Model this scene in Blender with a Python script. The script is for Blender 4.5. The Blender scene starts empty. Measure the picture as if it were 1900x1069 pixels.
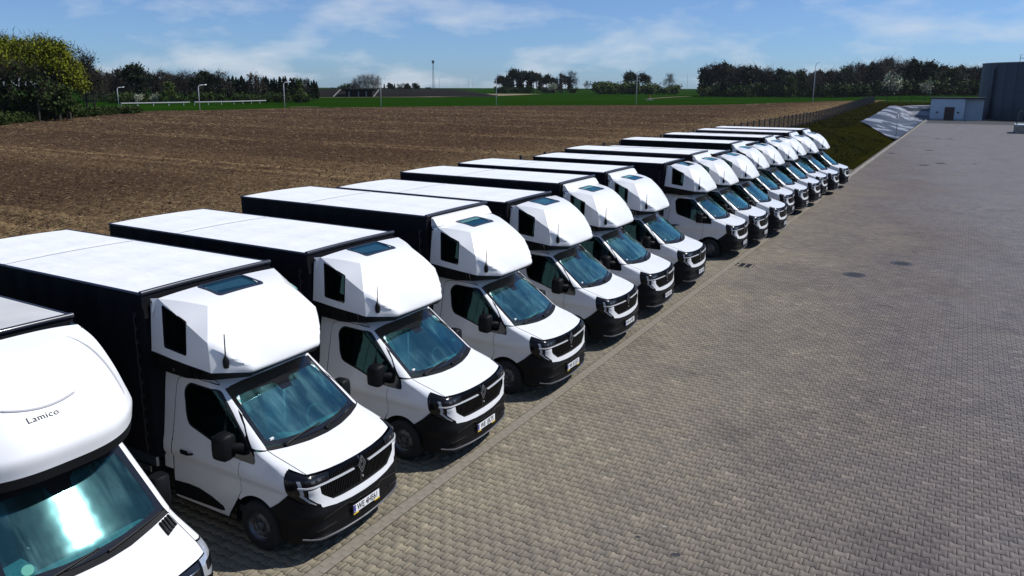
import bpy, math, random
import numpy as np
from mathutils import Vector, Matrix
from mathutils.geometry import delaunay_2d_cdt

random.seed(7)
RNG = np.random.default_rng(11)
scene = bpy.context.scene
COL = scene.collection
R = math.radians

# ------------------------------------------------------------------ camera
CAM_H = 5.932
cam_d = bpy.data.cameras.new('camera')
cam_d.sensor_fit = 'HORIZONTAL'
cam_d.sensor_width = 36.0
cam_d.lens = 36.0 * 1428.78 / 1900.0
cam_d.shift_y = -(534.5 - 473.13) / 1900.0
cam_d.clip_start = 0.1
cam_d.clip_end = 6000.0
cam = bpy.data.objects.new('camera', cam_d)
COL.objects.link(cam)
cam.location = (0, 0, CAM_H)
cam.rotation_euler = (Matrix.Rotation(R(90 - 12.337), 3, 'X') @ Matrix.Rotation(R(0.195), 3, 'Z')).to_euler()
scene.camera = cam

# ------------------------------------------------------------------ sun and sky
SUN_AZ, SUN_EL = 82.0, 50.0            # azimuth clockwise from +Y
sun_d = bpy.data.lights.new('sun', 'SUN')
sun_d.energy = 4.8
sun_d.angle = R(0.53)
sun_d.color = (1.0, 0.98, 0.95)
sun = bpy.data.objects.new('sun', sun_d)
COL.objects.link(sun)
sdir = Vector((math.sin(R(SUN_AZ)) * math.cos(R(SUN_EL)), math.cos(R(SUN_AZ)) * math.cos(R(SUN_EL)), math.sin(R(SUN_EL))))
sun.rotation_euler = (-sdir).to_track_quat('-Z', 'Y').to_euler()
sun.location = sdir * 200

world = bpy.data.worlds.new('World')
scene.world = world
world.use_nodes = True
wn, wl = world.node_tree.nodes, world.node_tree.links
wn.clear()
w_out = wn.new('ShaderNodeOutputWorld')
w_bg = wn.new('ShaderNodeBackground')
sky = wn.new('ShaderNodeTexSky')
sky.sky_type = 'NISHITA'
sky.sun_disc = False
sky.sun_elevation = R(SUN_EL)
sky.sun_rotation = R(SUN_AZ)
sky.altitude = 150
sky.air_density = 0.7
sky.dust_density = 0.6
sky.ozone_density = 3.0
w_tc = wn.new('ShaderNodeTexCoord')
# thin spring clouds: noise over the cloud sheet seen from below (direction / height)
sep = wn.new('ShaderNodeSeparateXYZ')
wl.new(w_tc.outputs['Generated'], sep.inputs[0])
zc = wn.new('ShaderNodeMath'); zc.operation = 'MAXIMUM'; zc.inputs[1].default_value = 0.0
wl.new(sep.outputs['Z'], zc.inputs[0])
zadd = wn.new('ShaderNodeMath'); zadd.operation = 'ADD'; zadd.inputs[1].default_value = 0.30
wl.new(zc.outputs[0], zadd.inputs[0])
dx = wn.new('ShaderNodeMath'); dx.operation = 'DIVIDE'
dy = wn.new('ShaderNodeMath'); dy.operation = 'DIVIDE'
wl.new(sep.outputs['X'], dx.inputs[0]); wl.new(zadd.outputs[0], dx.inputs[1])
wl.new(sep.outputs['Y'], dy.inputs[0]); wl.new(zadd.outputs[0], dy.inputs[1])
comb = wn.new('ShaderNodeCombineXYZ')
wl.new(dx.outputs[0], comb.inputs[0]); wl.new(dy.outputs[0], comb.inputs[1])
cn = wn.new('ShaderNodeTexNoise')
cn.inputs['Scale'].default_value = 2.6
cn.inputs['Detail'].default_value = 8
cn.inputs['Roughness'].default_value = 0.55
cn.inputs['Distortion'].default_value = 0.1
cmap = wn.new('ShaderNodeMapping')
cmap.inputs['Location'].default_value = (6.934, -11.911, 0)
wl.new(comb.outputs[0], cmap.inputs[0]); wl.new(cmap.outputs[0], cn.inputs['Vector'])
cr = wn.new('ShaderNodeValToRGB')
cr.color_ramp.elements[0].position = 0.47; cr.color_ramp.elements[0].color = (0, 0, 0, 1)
cr.color_ramp.elements[1].position = 0.70; cr.color_ramp.elements[1].color = (0.85, 0.85, 0.85, 1)
wl.new(cn.outputs['Fac'], cr.inputs[0])
cmix = wn.new('ShaderNodeMixRGB'); cmix.blend_type = 'MIX'
cmix.inputs[2].default_value = (8.6, 9.3, 10.2, 1)
# sheet thicker low down, on the longer path; thinned overhead to lower fill light
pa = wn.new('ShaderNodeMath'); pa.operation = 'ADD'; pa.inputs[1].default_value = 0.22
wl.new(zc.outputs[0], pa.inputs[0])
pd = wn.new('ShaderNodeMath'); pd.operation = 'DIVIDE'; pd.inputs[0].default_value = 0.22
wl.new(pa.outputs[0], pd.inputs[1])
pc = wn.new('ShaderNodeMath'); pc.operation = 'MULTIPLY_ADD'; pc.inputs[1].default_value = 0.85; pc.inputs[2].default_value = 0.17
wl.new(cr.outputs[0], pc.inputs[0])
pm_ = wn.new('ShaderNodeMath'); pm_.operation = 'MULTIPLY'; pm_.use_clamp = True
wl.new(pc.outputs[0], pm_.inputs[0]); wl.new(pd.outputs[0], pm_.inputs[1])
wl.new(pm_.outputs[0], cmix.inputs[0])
tintn = wn.new('ShaderNodeMixRGB'); tintn.blend_type = 'MULTIPLY'; tintn.inputs[0].default_value = 1.0
tintn.inputs[2].default_value = (0.63, 1.00, 1.42, 1)       # camera white balance of the sky
wl.new(sky.outputs[0], tintn.inputs[1])
wl.new(tintn.outputs[0], cmix.inputs[1])
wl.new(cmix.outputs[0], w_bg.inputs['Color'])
w_bg.inputs['Strength'].default_value = 0.08
wl.new(w_bg.outputs[0], w_out.inputs[0])

scene.view_settings.view_transform = 'Standard'
scene.view_settings.look = 'None'
scene.view_settings.exposure = 0.0
scene.view_settings.gamma = 1.0
scene.cycles.use_denoising = True
scene.cycles.max_bounces = 8
scene.cycles.diffuse_bounces = 1
scene.cycles.transparent_max_bounces = 16
scene.cycles.caustics_reflective = False
scene.cycles.caustics_refractive = False

# ------------------------------------------------------------------ frames of reference
ROW = R(30.119)                       # the line of parked trucks, clockwise from +Y
RD = np.array([math.sin(ROW), math.cos(ROW)])
NN = np.array([RD[1], -RD[0]])
COFS = -6.3836
def W2(u, v):
    u = np.asarray(u, float); v = np.asarray(v, float)
    return RD[0] * u + NN[0] * (COFS + v), RD[1] * u + NN[1] * (COFS + v)
def UV(x, y):
    return x * RD[0] + y * RD[1], x * NN[0] + y * NN[1] - COFS
def sm(t, a, b):
    t = np.clip((np.asarray(t, float) - a) / (b - a), 0, 1)
    return t * t * (3 - 2 * t)
def level(x, y):
    """height of the land around the sunken yard"""
    u, v = UV(x, y)
    d = np.hypot(x, y)
    z = 1.1 + 1.5 * sm(u, 110, 195) * sm(v, -60, -8)
    return z + 1.1 * sm(d, 330, 900)
def zterrain(x, y):
    u, v = UV(x, y)
    z = level(x, y)
    up = np.maximum(sm(-v, 0.25, 6.3) * sm(u, 54.4, 58.5), sm(-v, 9.6, 11.6))
    up = np.maximum(up, np.where(v < .36, sm(u, 166, 175) , sm(u, 186, 194)))
    return z * up
_cp, _sp = math.cos(R(12.337)), math.sin(R(12.337))
def azdir(px):
    """unit ground direction of a picture column (measured near the skyline)"""
    a, b = (px - 950) / 1428.78, -(175 - 473.13) / 1428.78
    dx_, dy_ = a, _cp + b * _sp
    h = math.hypot(dx_, dy_)
    return dx_ / h, dy_ / h
def place(px, dist):
    c = azdir(px)
    x, y = c[0] * dist, c[1] * dist
    return x, y, float(zterrain(x, y))

# ------------------------------------------------------------------ material helpers
MATS = {}
def new_mat(name):
    m = bpy.data.materials.new(name)
    m.use_nodes = True
    nt = m.node_tree
    MATS[name] = m
    return m, nt.nodes, nt.links, nt.nodes['Principled BSDF']
def simple(name, col, rough=0.5, metal=0.0, coat=0.0, spec=0.5, bump=0.0, bscale=40.0, var=0.0, vscale=3.0):
    m, n, l, b = new_mat(name)
    b.inputs['Base Color'].default_value = (*col, 1)
    b.inputs['Roughness'].default_value = rough
    b.inputs['Metallic'].default_value = metal
    b.inputs['Coat Weight'].default_value = coat
    b.inputs['Coat Roughness'].default_value = 0.06
    b.inputs['Specular IOR Level'].default_value = spec
    if bump or var:
        tc = n.new('ShaderNodeTexCoord')
    if bump:
        nz = n.new('ShaderNodeTexNoise'); nz.inputs['Scale'].default_value = bscale; nz.inputs['Detail'].default_value = 5
        l.new(tc.outputs['Object'], nz.inputs['Vector'])
        bp = n.new('ShaderNodeBump'); bp.inputs['Strength'].default_value = bump; bp.inputs['Distance'].default_value = 0.02
        l.new(nz.outputs['Fac'], bp.inputs['Height']); l.new(bp.outputs[0], b.inputs['Normal'])
    if var:
        nv = n.new('ShaderNodeTexNoise'); nv.inputs['Scale'].default_value = vscale; nv.inputs['Detail'].default_value = 6
        l.new(tc.outputs['Object'], nv.inputs['Vector'])
        rp = n.new('ShaderNodeValToRGB')
        rp.color_ramp.elements[0].position = 0.3; rp.color_ramp.elements[1].position = 0.7
        rp.color_ramp.elements[0].color = (*[c * (1 - var) for c in col], 1)
        rp.color_ramp.elements[1].color = (*[min(1, c * (1 + var)) for c in col], 1)
        l.new(nv.outputs['Fac'], rp.inputs[0]); l.new(rp.outputs[0], b.inputs['Base Color'])
    return m
def ramp(n, l, src, stops):
    rp = n.new('ShaderNodeValToRGB')
    el = rp.color_ramp.elements
    while len(el) < len(stops):
        el.new(0.5)
    for e, (p, c) in zip(el, stops):
        e.position = p
        e.color = (*c, 1) if len(c) == 3 else c
    l.new(src, rp.inputs[0])
    return rp
def noise(n, l, vec, scale, detail=5, rough=0.55, dist=0.0):
    z = n.new('ShaderNodeTexNoise')
    z.inputs['Scale'].default_value = scale; z.inputs['Detail'].default_value = detail
    z.inputs['Roughness'].default_value = rough; z.inputs['Distortion'].default_value = dist
    l.new(vec, z.inputs['Vector'])
    return z
def mixc(n, l, fac, a, b, mode='MIX'):
    x = n.new('ShaderNodeMixRGB'); x.blend_type = mode
    for i, s in ((0, fac), (1, a), (2, b)):
        if hasattr(s, 'links') or hasattr(s, 'is_linked'):
            l.new(s, x.inputs[i])
        elif i == 0:
            x.inputs[0].default_value = s
        else:
            x.inputs[i].default_value = (*s, 1)
    return x

# vehicle paints and plastics
def paint_mat():
    m, n, l, b = new_mat('white_paint')
    tc = n.new('ShaderNodeTexCoord')
    nz = noise(n, l, tc.outputs['Object'], 2.3, 6, 0.6)
    rp = ramp(n, l, nz.outputs['Fac'], [(0.3, (0.71, 0.715, 0.72)), (0.65, (0.76, 0.76, 0.76))])
    sp = n.new('ShaderNodeSeparateXYZ'); l.new(tc.outputs['Object'], sp.inputs[0])
    low = ramp(n, l, sp.outputs['Z'], [(0.25, (1, 1, 1)), (0.75, (0, 0, 0))])
    n2 = noise(n, l, tc.outputs['Object'], 7.0, 7, 0.7)
    r2 = ramp(n, l, n2.outputs['Fac'], [(0.42, (0, 0, 0)), (0.75, (0.55, 0.55, 0.55))])
    mm = n.new('ShaderNodeMixRGB'); mm.blend_type = 'MULTIPLY'; mm.inputs[0].default_value = 1
    l.new(low.outputs[0], mm.inputs[1]); l.new(r2.outputs[0], mm.inputs[2])
    mx = mixc(n, l, mm.outputs[0], rp.outputs[0], (0.55, 0.52, 0.48))
    l.new(mx.outputs[0], b.inputs['Base Color'])
    b.inputs['Roughness'].default_value = 0.32
    b.inputs['Coat Weight'].default_value = 0.6
    b.inputs['Coat Roughness'].default_value = 0.05
    return m
paint_mat()
simple('gelcoat_white', (0.75, 0.75, 0.745), 0.34, coat=0.35, var=0.025, vscale=1.7)
simple('black_plastic', (0.006, 0.0062, 0.0072), 0.5, bump=0.15, bscale=300, spec=0.16)
simple('gloss_black', (0.008, 0.008, 0.010), 0.12, coat=0.4)
simple('seal_black', (0.006, 0.006, 0.007), 0.7)
simple('tyre_rubber', (0.012, 0.012, 0.013), 0.8, bump=0.3, bscale=60)
simple('rim_steel', (0.13, 0.135, 0.145), 0.42, metal=0.7, var=0.25, vscale=12)
simple('rim_dark', (0.03, 0.03, 0.033), 0.5)
simple('chrome', (0.72, 0.74, 0.77), 0.14, metal=1.0)
simple('satin_silver', (0.5, 0.52, 0.55), 0.3, metal=1.0)
simple('chassis_black', (0.010, 0.010, 0.011), 0.6)
simple('seat_cloth', (0.11, 0.12, 0.13), 0.85, var=0.25, vscale=30)
simple('seat_light', (0.5, 0.54, 0.55), 0.8, var=0.15, vscale=22)
simple('dash_grey', (0.17, 0.18, 0.185), 0.6, bump=0.1, bscale=120, var=.3, vscale=5)
simple('paper_white', (0.72, 0.73, 0.72), 0.8)
simple('cabin_dark', (0.02, 0.021, 0.023), 0.9)
simple('curtain_tan', (0.12, 0.06, 0.045), 0.9, var=0.3, vscale=14)
simple('curtain_grey', (0.26, 0.27, 0.25), 0.9, var=0.2, vscale=14)
simple('plate_white', (0.8, 0.8, 0.8), 0.4)
simple('plate_blue', (0.01, 0.015, 0.25), 0.4)
simple('plate_yellow', (0.75, 0.5, 0.01), 0.5)
simple('plate_ink', (0.01, 0.01, 0.012), 0.5)
simple('sticker_green', (0.0, 0.22, 0.16), 0.5)
simple('lamp_inner', (0.006, 0.006, 0.008), 0.2, spec=.3)
simple('lip_highlight', (0.10, 0.10, 0.11), 0.3)
simple('bright_trim', (0.74, 0.76, 0.79), 0.25, metal=0.35)
simple('emblem_grey', (0.30, 0.31, 0.32), 0.25, metal=0.7)
simple('lamp_light', (0.38, 0.40, 0.43), 0.25, coat=0.5)
simple('lens_clear', (0.55, 0.57, 0.6), 0.08, metal=0.6)
simple('groove_shade', (0.40, 0.40, 0.41), 0.6)
simple('grey_roof_tarp', (0.52, 0.52, 0.51), 0.6, var=0.08, vscale=2.0, bump=0.08, bscale=9)
def tarp_black():
    m, n, l, b = new_mat('black_tarp')
    tc = n.new('ShaderNodeTexCoord')
    nz = noise(n, l, tc.outputs['Object'], 1.5, 7, 0.6)
    rp = ramp(n, l, nz.outputs['Fac'], [(0.35, (0.0065, 0.0065, 0.0085)), (0.75, (0.013, 0.013, 0.016))])
    l.new(rp.outputs[0], b.inputs['Base Color'])
    b.inputs['Roughness'].default_value = 0.6
    b.inputs['Specular IOR Level'].default_value = 0.12
    mp = n.new('ShaderNodeMapping'); mp.inputs['Scale'].default_value = (1.2, 1, 0.25)
    l.new(tc.outputs['Object'], mp.inputs[0])
    n2 = noise(n, l, mp.outputs[0], 3.0, 3)
    bp = n.new('ShaderNodeBump'); bp.inputs['Strength'].default_value = 0.35; bp.inputs['Distance'].default_value = 0.06
    l.new(n2.outputs['Fac'], bp.inputs['Height']); l.new(bp.outputs[0], b.inputs['Normal'])
tarp_black()
simple('tarp_edge', (0.016, 0.018, 0.028), 0.35, coat=0.3)
def tarp_white():
    m, n, l, b = new_mat('white_tarp')
    tc = n.new('ShaderNodeTexCoord')
    mp = n.new('ShaderNodeMapping'); mp.inputs['Scale'].default_value = (0.6, 2.2, 1)
    l.new(tc.outputs['Object'], mp.inputs[0])
    n1 = noise(n, l, mp.outputs[0], 1.6, 8, 0.62, 0.4)
    rp = ramp(n, l, n1.outputs['Fac'], [(0.3, (0.73, 0.74, 0.75)), (0.5, (0.80, 0.805, 0.81)), (0.72, (0.83, 0.83, 0.83))])
    n2 = noise(n, l, tc.outputs['Object'], 9, 7, 0.7)
    r2 = ramp(n, l, n2.outputs['Fac'], [(0.3, (0.92, 0.92, 0.915)), (0.55, (1, 1, 1))])
    mx = mixc(n, l, 1.0, rp.outputs[0], r2.outputs[0], 'MULTIPLY')
    l.new(mx.outputs[0], b.inputs['Base Color'])
    b.inputs['Roughness'].default_value = 0.5
    bp = n.new('ShaderNodeBump'); bp.inputs['Strength'].default_value = 0.25; bp.inputs['Distance'].default_value = 0.05
    l.new(n1.outputs['Fac'], bp.inputs['Height']); l.new(bp.outputs[0], b.inputs['Normal'])
tarp_white()
def glass_mat(name, tint, refl=0.09, rough=0.015, wav=0.02, refl_streaks=0.0):
    m, n, l, b = new_mat(name)
    n.remove(b)
    out = [x for x in n if x.type == 'OUTPUT_MATERIAL'][0]
    tr = n.new('ShaderNodeBsdfTransparent'); tr.inputs[0].default_value = (*tint, 1)
    gl = n.new('ShaderNodeBsdfGlossy'); gl.inputs['Roughness'].default_value = rough
    gl.inputs['Color'].default_value = (0.42, 0.96, 0.98, 1)
    fr = n.new('ShaderNodeFresnel'); fr.inputs['IOR'].default_value = 1.5
    ad = n.new('ShaderNodeMath'); ad.operation = 'ADD'; ad.inputs[1].default_value = refl; ad.use_clamp = True
    l.new(fr.outputs[0], ad.inputs[0])
    tc = n.new('ShaderNodeTexCoord')
    nz = noise(n, l, tc.outputs['Object'], 2.2, 2)
    bp = n.new('ShaderNodeBump'); bp.inputs['Strength'].default_value = wav; bp.inputs['Distance'].default_value = 0.2
    l.new(nz.outputs['Fac'], bp.inputs['Height'])
    l.new(bp.outputs[0], gl.inputs['Normal'])
    mx = n.new('ShaderNodeMixShader')
    l.new(ad.outputs[0], mx.inputs[0]); l.new(tr.outputs[0], mx.inputs[1]); l.new(gl.outputs[0], mx.inputs[2])
    if refl_streaks:                              # pale teal streaks: sky and cabin reflections put in as diffuse colour
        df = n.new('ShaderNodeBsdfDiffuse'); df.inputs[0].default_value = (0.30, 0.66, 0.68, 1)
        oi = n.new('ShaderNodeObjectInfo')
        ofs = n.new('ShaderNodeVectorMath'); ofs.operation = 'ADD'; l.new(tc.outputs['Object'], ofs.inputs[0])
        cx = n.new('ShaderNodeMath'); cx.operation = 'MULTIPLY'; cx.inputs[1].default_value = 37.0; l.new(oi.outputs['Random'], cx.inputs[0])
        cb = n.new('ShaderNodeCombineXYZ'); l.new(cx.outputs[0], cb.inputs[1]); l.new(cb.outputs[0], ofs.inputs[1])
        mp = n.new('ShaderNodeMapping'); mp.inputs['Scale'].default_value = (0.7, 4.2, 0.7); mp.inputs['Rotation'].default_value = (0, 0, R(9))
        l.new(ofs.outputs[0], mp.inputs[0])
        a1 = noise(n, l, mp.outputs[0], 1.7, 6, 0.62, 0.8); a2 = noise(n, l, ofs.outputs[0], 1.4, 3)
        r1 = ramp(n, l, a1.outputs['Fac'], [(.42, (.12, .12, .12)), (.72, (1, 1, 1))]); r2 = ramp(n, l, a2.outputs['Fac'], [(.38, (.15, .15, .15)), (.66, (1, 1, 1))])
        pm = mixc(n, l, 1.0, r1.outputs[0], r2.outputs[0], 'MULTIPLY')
        ml = n.new('ShaderNodeMath'); ml.operation = 'MULTIPLY'; ml.inputs[1].default_value = refl_streaks * 2.4; l.new(pm.outputs[0], ml.inputs[0])
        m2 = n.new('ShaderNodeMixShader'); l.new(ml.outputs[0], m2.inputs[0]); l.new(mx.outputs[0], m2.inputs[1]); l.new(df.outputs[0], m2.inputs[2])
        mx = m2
    l.new(mx.outputs[0], out.inputs[0])
    return m
glass_mat('windshield_glass', (0.36, 0.92, 0.92), 0.15, refl_streaks=0.10)
glass_mat('glare_glass', (0.30, 0.82, 0.86), 0.04, rough=0.10, refl_streaks=0.06)
glass_mat('side_glass', (0.13, 0.155, 0.155), 0.01)
glass_mat('skylight_glass', (0.05, 0.13, 0.2), 0.06)
glass_mat('tinted_glass', (0.10, 0.08, 0.08), 0.03)

# ------------------------------------------------------------------ mesh helpers
def tag(o, label=None, cat=None, group=None, kind=None):
    if label: o['label'] = label
    if cat: o['category'] = cat
    if group: o['group'] = group
    if kind: o['kind'] = kind
    return o
def empty(name, loc=(0, 0, 0), rz=0.0):
    o = bpy.data.objects.new(name, None)
    o.empty_display_size = 0.5
    o.location = loc; o.rotation_euler = (0, 0, rz)
    COL.objects.link(o)
    return o
def link(name, me, parent=None):
    o = bpy.data.objects.new(name, me)
    COL.objects.link(o)
    if parent is not None: o.parent = parent
    return o
def mesh(name, V, F, mat, parent=None, smooth=False, mats=None, midx=None, sharp=None):
    me = bpy.data.meshes.new(name)
    if isinstance(F, np.ndarray) and F.ndim == 2:
        V = np.asarray(V, np.float32)
        me.vertices.add(len(V)); me.vertices.foreach_set('co', V.ravel())
        k = F.shape[1]
        me.loops.add(F.size); me.loops.foreach_set('vertex_index', F.astype(np.int32).ravel())
        me.polygons.add(len(F))
        me.polygons.foreach_set('loop_start', np.arange(0, F.size, k, dtype=np.int32))
        me.update(calc_edges=True)
    else:
        me.from_pydata([tuple(map(float, v)) for v in V], [], [tuple(int(i) for i in f) for f in F])
        me.update()
    for mm in (mats or [mat]):
        me.materials.append(MATS[mm] if isinstance(mm, str) else mm)
    if midx is not None:
        me.polygons.foreach_set('material_index', np.asarray(midx, np.int32))
    if smooth:
        me.polygons.foreach_set('use_smooth', np.ones(len(me.polygons), bool))
        if sharp:
            try: me.set_sharp_from_angle(angle=R(sharp))
            except Exception: pass
    me.validate()
    return link(name, me, parent)
class MB:
    """collects boxes, bars, tubes, lathes into one mesh"""
    def __init__(s): s.V = []; s.F = []
    def add(s, V, F):
        k = len(s.V); s.V += [tuple(v) for v in V]; s.F += [tuple(i + k for i in f) for f in F]; return s
    def box(s, x0, x1, y0, y1, z0, z1, b=0.0):
        if b <= 0:
            V = [(x, y, z) for x in (x0, x1) for y in (y0, y1) for z in (z0, z1)]
            return s.add(V, [(0, 1, 3, 2), (4, 6, 7, 5), (0, 4, 5, 1), (2, 3, 7, 6), (0, 2, 6, 4), (1, 5, 7, 3)])
        b = min(b, (x1 - x0) / 2.01, (y1 - y0) / 2.01, (z1 - z0) / 2.01)
        ring = lambda i, z: [(x0 + i, y0, z), (x1 - i, y0, z), (x1, y0 + i, z), (x1, y1 - i, z), (x1 - i, y1, z), (x0 + i, y1, z), (x0, y1 - i, z), (x0, y0 + i, z)]
        def inset(z): return [(x0 + b, y0 + b * .4, z), (x1 - b, y0 + b * .4, z), (x1 - b * .4, y0 + b, z), (x1 - b * .4, y1 - b, z), (x1 - b, y1 - b * .4, z), (x0 + b, y1 - b * .4, z), (x0 + b * .4, y1 - b, z), (x0 + b * .4, y0 + b, z)]
        V = inset(z0) + ring(b, z0 + b * .6) + ring(b, z1 - b * .6) + inset(z1)
        F = [tuple(range(7, -1, -1)), tuple(range(24, 32))]
        for r in range(3):
            for i in range(8):
                j = (i + 1) % 8
                F.append((r * 8 + i, r * 8 + j, r * 8 + 8 + j, r * 8 + 8 + i))
        return s.add(V, F)
    def tube(s, pts, rad, n=6, cap=True):
        pts = [Vector(p) for p in pts]
        rads = rad if isinstance(rad, (list, tuple)) else [rad] * len(pts)
        V, F = [], []
        for i, p in enumerate(pts):
            d = (pts[min(i + 1, len(pts) - 1)] - pts[max(i - 1, 0)]).normalized()
            a = d.orthogonal().normalized() if i == 0 else (a - d * a.dot(d)).normalized()
            c = d.cross(a)
            for k in range(n):
                t = 2 * math.pi * k / n
                V.append(p + (a * math.cos(t) + c * math.sin(t)) * rads[i])
        for i in range(len(pts) - 1):
            for k in range(n):
                j = (k + 1) % n
                F.append((i * n + k, i * n + j, i * n + n + j, i * n + n + k))
        if cap:
            F.append(tuple(range(n - 1, -1, -1))); F.append(tuple((len(pts) - 1) * n + k for k in range(n)))
        return s.add(V, F)
    def lathe(s, prof, n=28, axis='y', c=(0, 0, 0)):
        """prof: list of (radius, along)"""
        V, F = [], []
        for r, a in prof:
            for k in range(n):
                t = 2 * math.pi * k / n
                p, q = r * math.cos(t), r * math.sin(t)
                V.append({'y': (c[0] + p, c[1] + a, c[2] + q), 'z': (c[0] + p, c[1] + q, c[2] + a), 'x': (c[0] + a, c[1] + p, c[2] + q)}[axis])
        for i in range(len(prof) - 1):
            for k in range(n):
                j = (k + 1) % n
                F.append((i * n + k, i * n + j, (i + 1) * n + j, (i + 1) * n + k))
        return s.add(V, F)
    def prism(s, poly, axis, a, b):
        """poly of 2D points extruded along axis ('x','y','z') from a to b"""
        def P(p, t): return {'x': (t, p[0], p[1]), 'y': (p[0], t, p[1]), 'z': (p[0], p[1], t)}[axis]
        n = len(poly)
        V = [P(p, a) for p in poly] + [P(p, b) for p in poly]
        F = [tuple(range(n)), tuple(range(2 * n - 1, n - 1, -1))] + [(i, (i + 1) % n, n + (i + 1) % n, n + i) for i in range(n)]
        return s.add(V, F)
    def build(s, name, mat, parent=None, smooth=False, sharp=None, flipy=False):
        V = [(v[0], -v[1], v[2]) for v in s.V] if flipy else s.V
        F = [f[::-1] for f in s.F] if flipy else s.F
        return mesh(name, V, F, mat, parent, smooth, sharp=sharp)
def recalc(o):
    import bmesh
    bm = bmesh.new(); bm.from_mesh(o.data)
    bmesh.ops.recalc_face_normals(bm, faces=bm.faces)
    bm.to_mesh(o.data); bm.free()
    return o
def copy_tree(o, parent=None):
    c = o.copy(); COL.objects.link(c)
    if parent is not None: c.parent = parent
    for ch in list(o.children): copy_tree(ch, c)
    return c
def text_mesh(name, body, size, mat, parent=None, spacing=1.0, sx=1.0, extrude=0.001, bold=0.0):
    cu = bpy.data.curves.new(name, 'FONT')
    cu.body = body; cu.size = size; cu.align_x = 'CENTER'; cu.align_y = 'CENTER'; cu.extrude = extrude
    cu.space_character = spacing; cu.offset = bold
    to = bpy.data.objects.new(name + '_tmp', cu); COL.objects.link(to)
    dg = bpy.context.evaluated_depsgraph_get()
    me = bpy.data.meshes.new_from_object(to.evaluated_get(dg))
    bpy.data.objects.remove(to)
    bpy.data.curves.remove(cu)
    me.name = name
    if sx != 1.0:
        me.transform(Matrix.Diagonal((sx, 1, 1, 1)))
    me.materials.clear(); me.materials.append(MATS[mat])
    return link(name, me, parent)

# ================================================================== vehicles
# A cab is described by horizontal slices; panels are cut out of that surface.
# vehicle space while building: x forward, y to the vehicle's RIGHT, z up (mirrored to Blender's y-left on output)
def pchip(xs, ys):
    xs = np.asarray(xs, float); ys = np.asarray(ys, float)
    h = np.diff(xs); dl = np.diff(ys) / h
    m = np.zeros_like(ys); m[0] = dl[0]; m[-1] = dl[-1]
    for i in range(1, len(xs) - 1):
        if dl[i - 1] * dl[i] > 0:
            w1, w2 = 2 * h[i] + h[i - 1], h[i] + 2 * h[i - 1]
            m[i] = (w1 + w2) / (w1 / dl[i - 1] + w2 / dl[i])
    def f(x):
        x = np.clip(x, xs[0], xs[-1]); i = np.clip(np.searchsorted(xs, x) - 1, 0, len(xs) - 2)
        t = (x - xs[i]) / h[i]
        return ((1 + 2 * t) * (1 - t) ** 2 * ys[i] + t * (1 - t) ** 2 * h[i] * m[i] + t * t * (3 - 2 * t) * ys[i + 1] + t * t * (t - 1) * h[i] * m[i + 1])
    return f
S1, S2 = 0.75, 1.15
class Cab:
    def __init__(s, table):
        T = np.array(table)
        s.f = [pchip(T[:, 0], T[:, i]) for i in range(1, 6)]
    def par(s, z): return [f(z) for f in s.f]          # xf, bow, rc, rl, w
    def pt(s, q, z):
        """surface point at run q (metres-ish along the slice from the centre line) and height z"""
        q = np.asarray(q, float); z = np.asarray(z, float)
        xf, bow, rc, rl, w = s.par(z)
        yc = w - rc
        sg = np.sign(q); a = np.abs(q)
        th = np.clip((a - S1) / (S2 - S1), 0, 1) * math.pi / 2
        y = np.where(a < S1, a / S1 * yc, yc + rc * np.sin(th))
        x = xf - bow * (y / w) ** 2 - rl * (1 - np.cos(th)) - np.maximum(0, a - S2)
        return np.stack([x, y * np.where(sg == 0, 1, sg), z + 0 * a], -1)
    def Fp(s, y, z):
        xf, bow, rc, rl, w = s.par(z); yc = w - rc
        return (y / yc * S1, z) if y < yc else (S1 + math.asin(min(1, (y - yc) / rc)) / (math.pi / 2) * (S2 - S1), z)
    def Sp(s, x, z):
        xf, bow, rc, rl, w = s.par(z); xs = xf - bow - rl
        if x <= xs: return (S2 + xs - x, z)
        lo, hi = 0.0, S2
        for _ in range(40):
            m = (lo + hi) / 2
            if s.pt(m, z)[0] > x: lo = m
            else: hi = m
        return (lo, z)
    def normal(s, q, z):
        e = 2e-3
        a = s.pt(q + e, z) - s.pt(q - e, z); b = s.pt(q, z + e) - s.pt(q, z - e)
        n = np.cross(a, b); n /= np.linalg.norm(n, axis=-1, keepdims=True) + 1e-12
        return n
def dens(pts, step=0.05):
    out = []
    for a, b in zip(pts[:-1], pts[1:]):
        k = max(1, int(math.ceil(math.hypot(b[0] - a[0], b[1] - a[1]) / step)))
        out += [(a[0] + (b[0] - a[0]) * i / k, a[1] + (b[1] - a[1]) * i / k) for i in range(k)]
    return out + [pts[-1]]
def outline(cab, segs, step=0.05):
    """segs: [('F'|'S', [(a,z)...]), ...] -> closed loop in run space"""
    loop = []
    for k, pts in segs:
        conv = cab.Fp if k == 'F' else cab.Sp
        for p in dens(pts, step): loop.append(conv(*p))
    out = []
    for p in loop:
        if not out or math.hypot(p[0] - out[-1][0], p[1] - out[-1][1]) > 0.004: out.append(p)
    if math.hypot(out[0][0] - out[-1][0], out[0][1] - out[-1][1]) < 0.004: out.pop()
    # long jumps between segments get extra points
    res = []
    for a, b in zip(out, out[1:] + out[:1]):
        res += dens([a, b], step)[:-1]
    return res
def inside(poly, P):
    P = np.asarray(P); x, y = P[:, 0], P[:, 1]
    r = np.zeros(len(P), bool)
    n = len(poly)
    for i in range(n):
        (x1, y1), (x2, y2) = poly[i], poly[(i + 1) % n]
        c = (y1 > y) != (y2 > y)
        with np.errstate(divide='ignore', invalid='ignore'):
            r ^= c & (x < (x2 - x1) * (y - y1) / (y2 - y1 + 1e-30) + x1)
    return r
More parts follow.
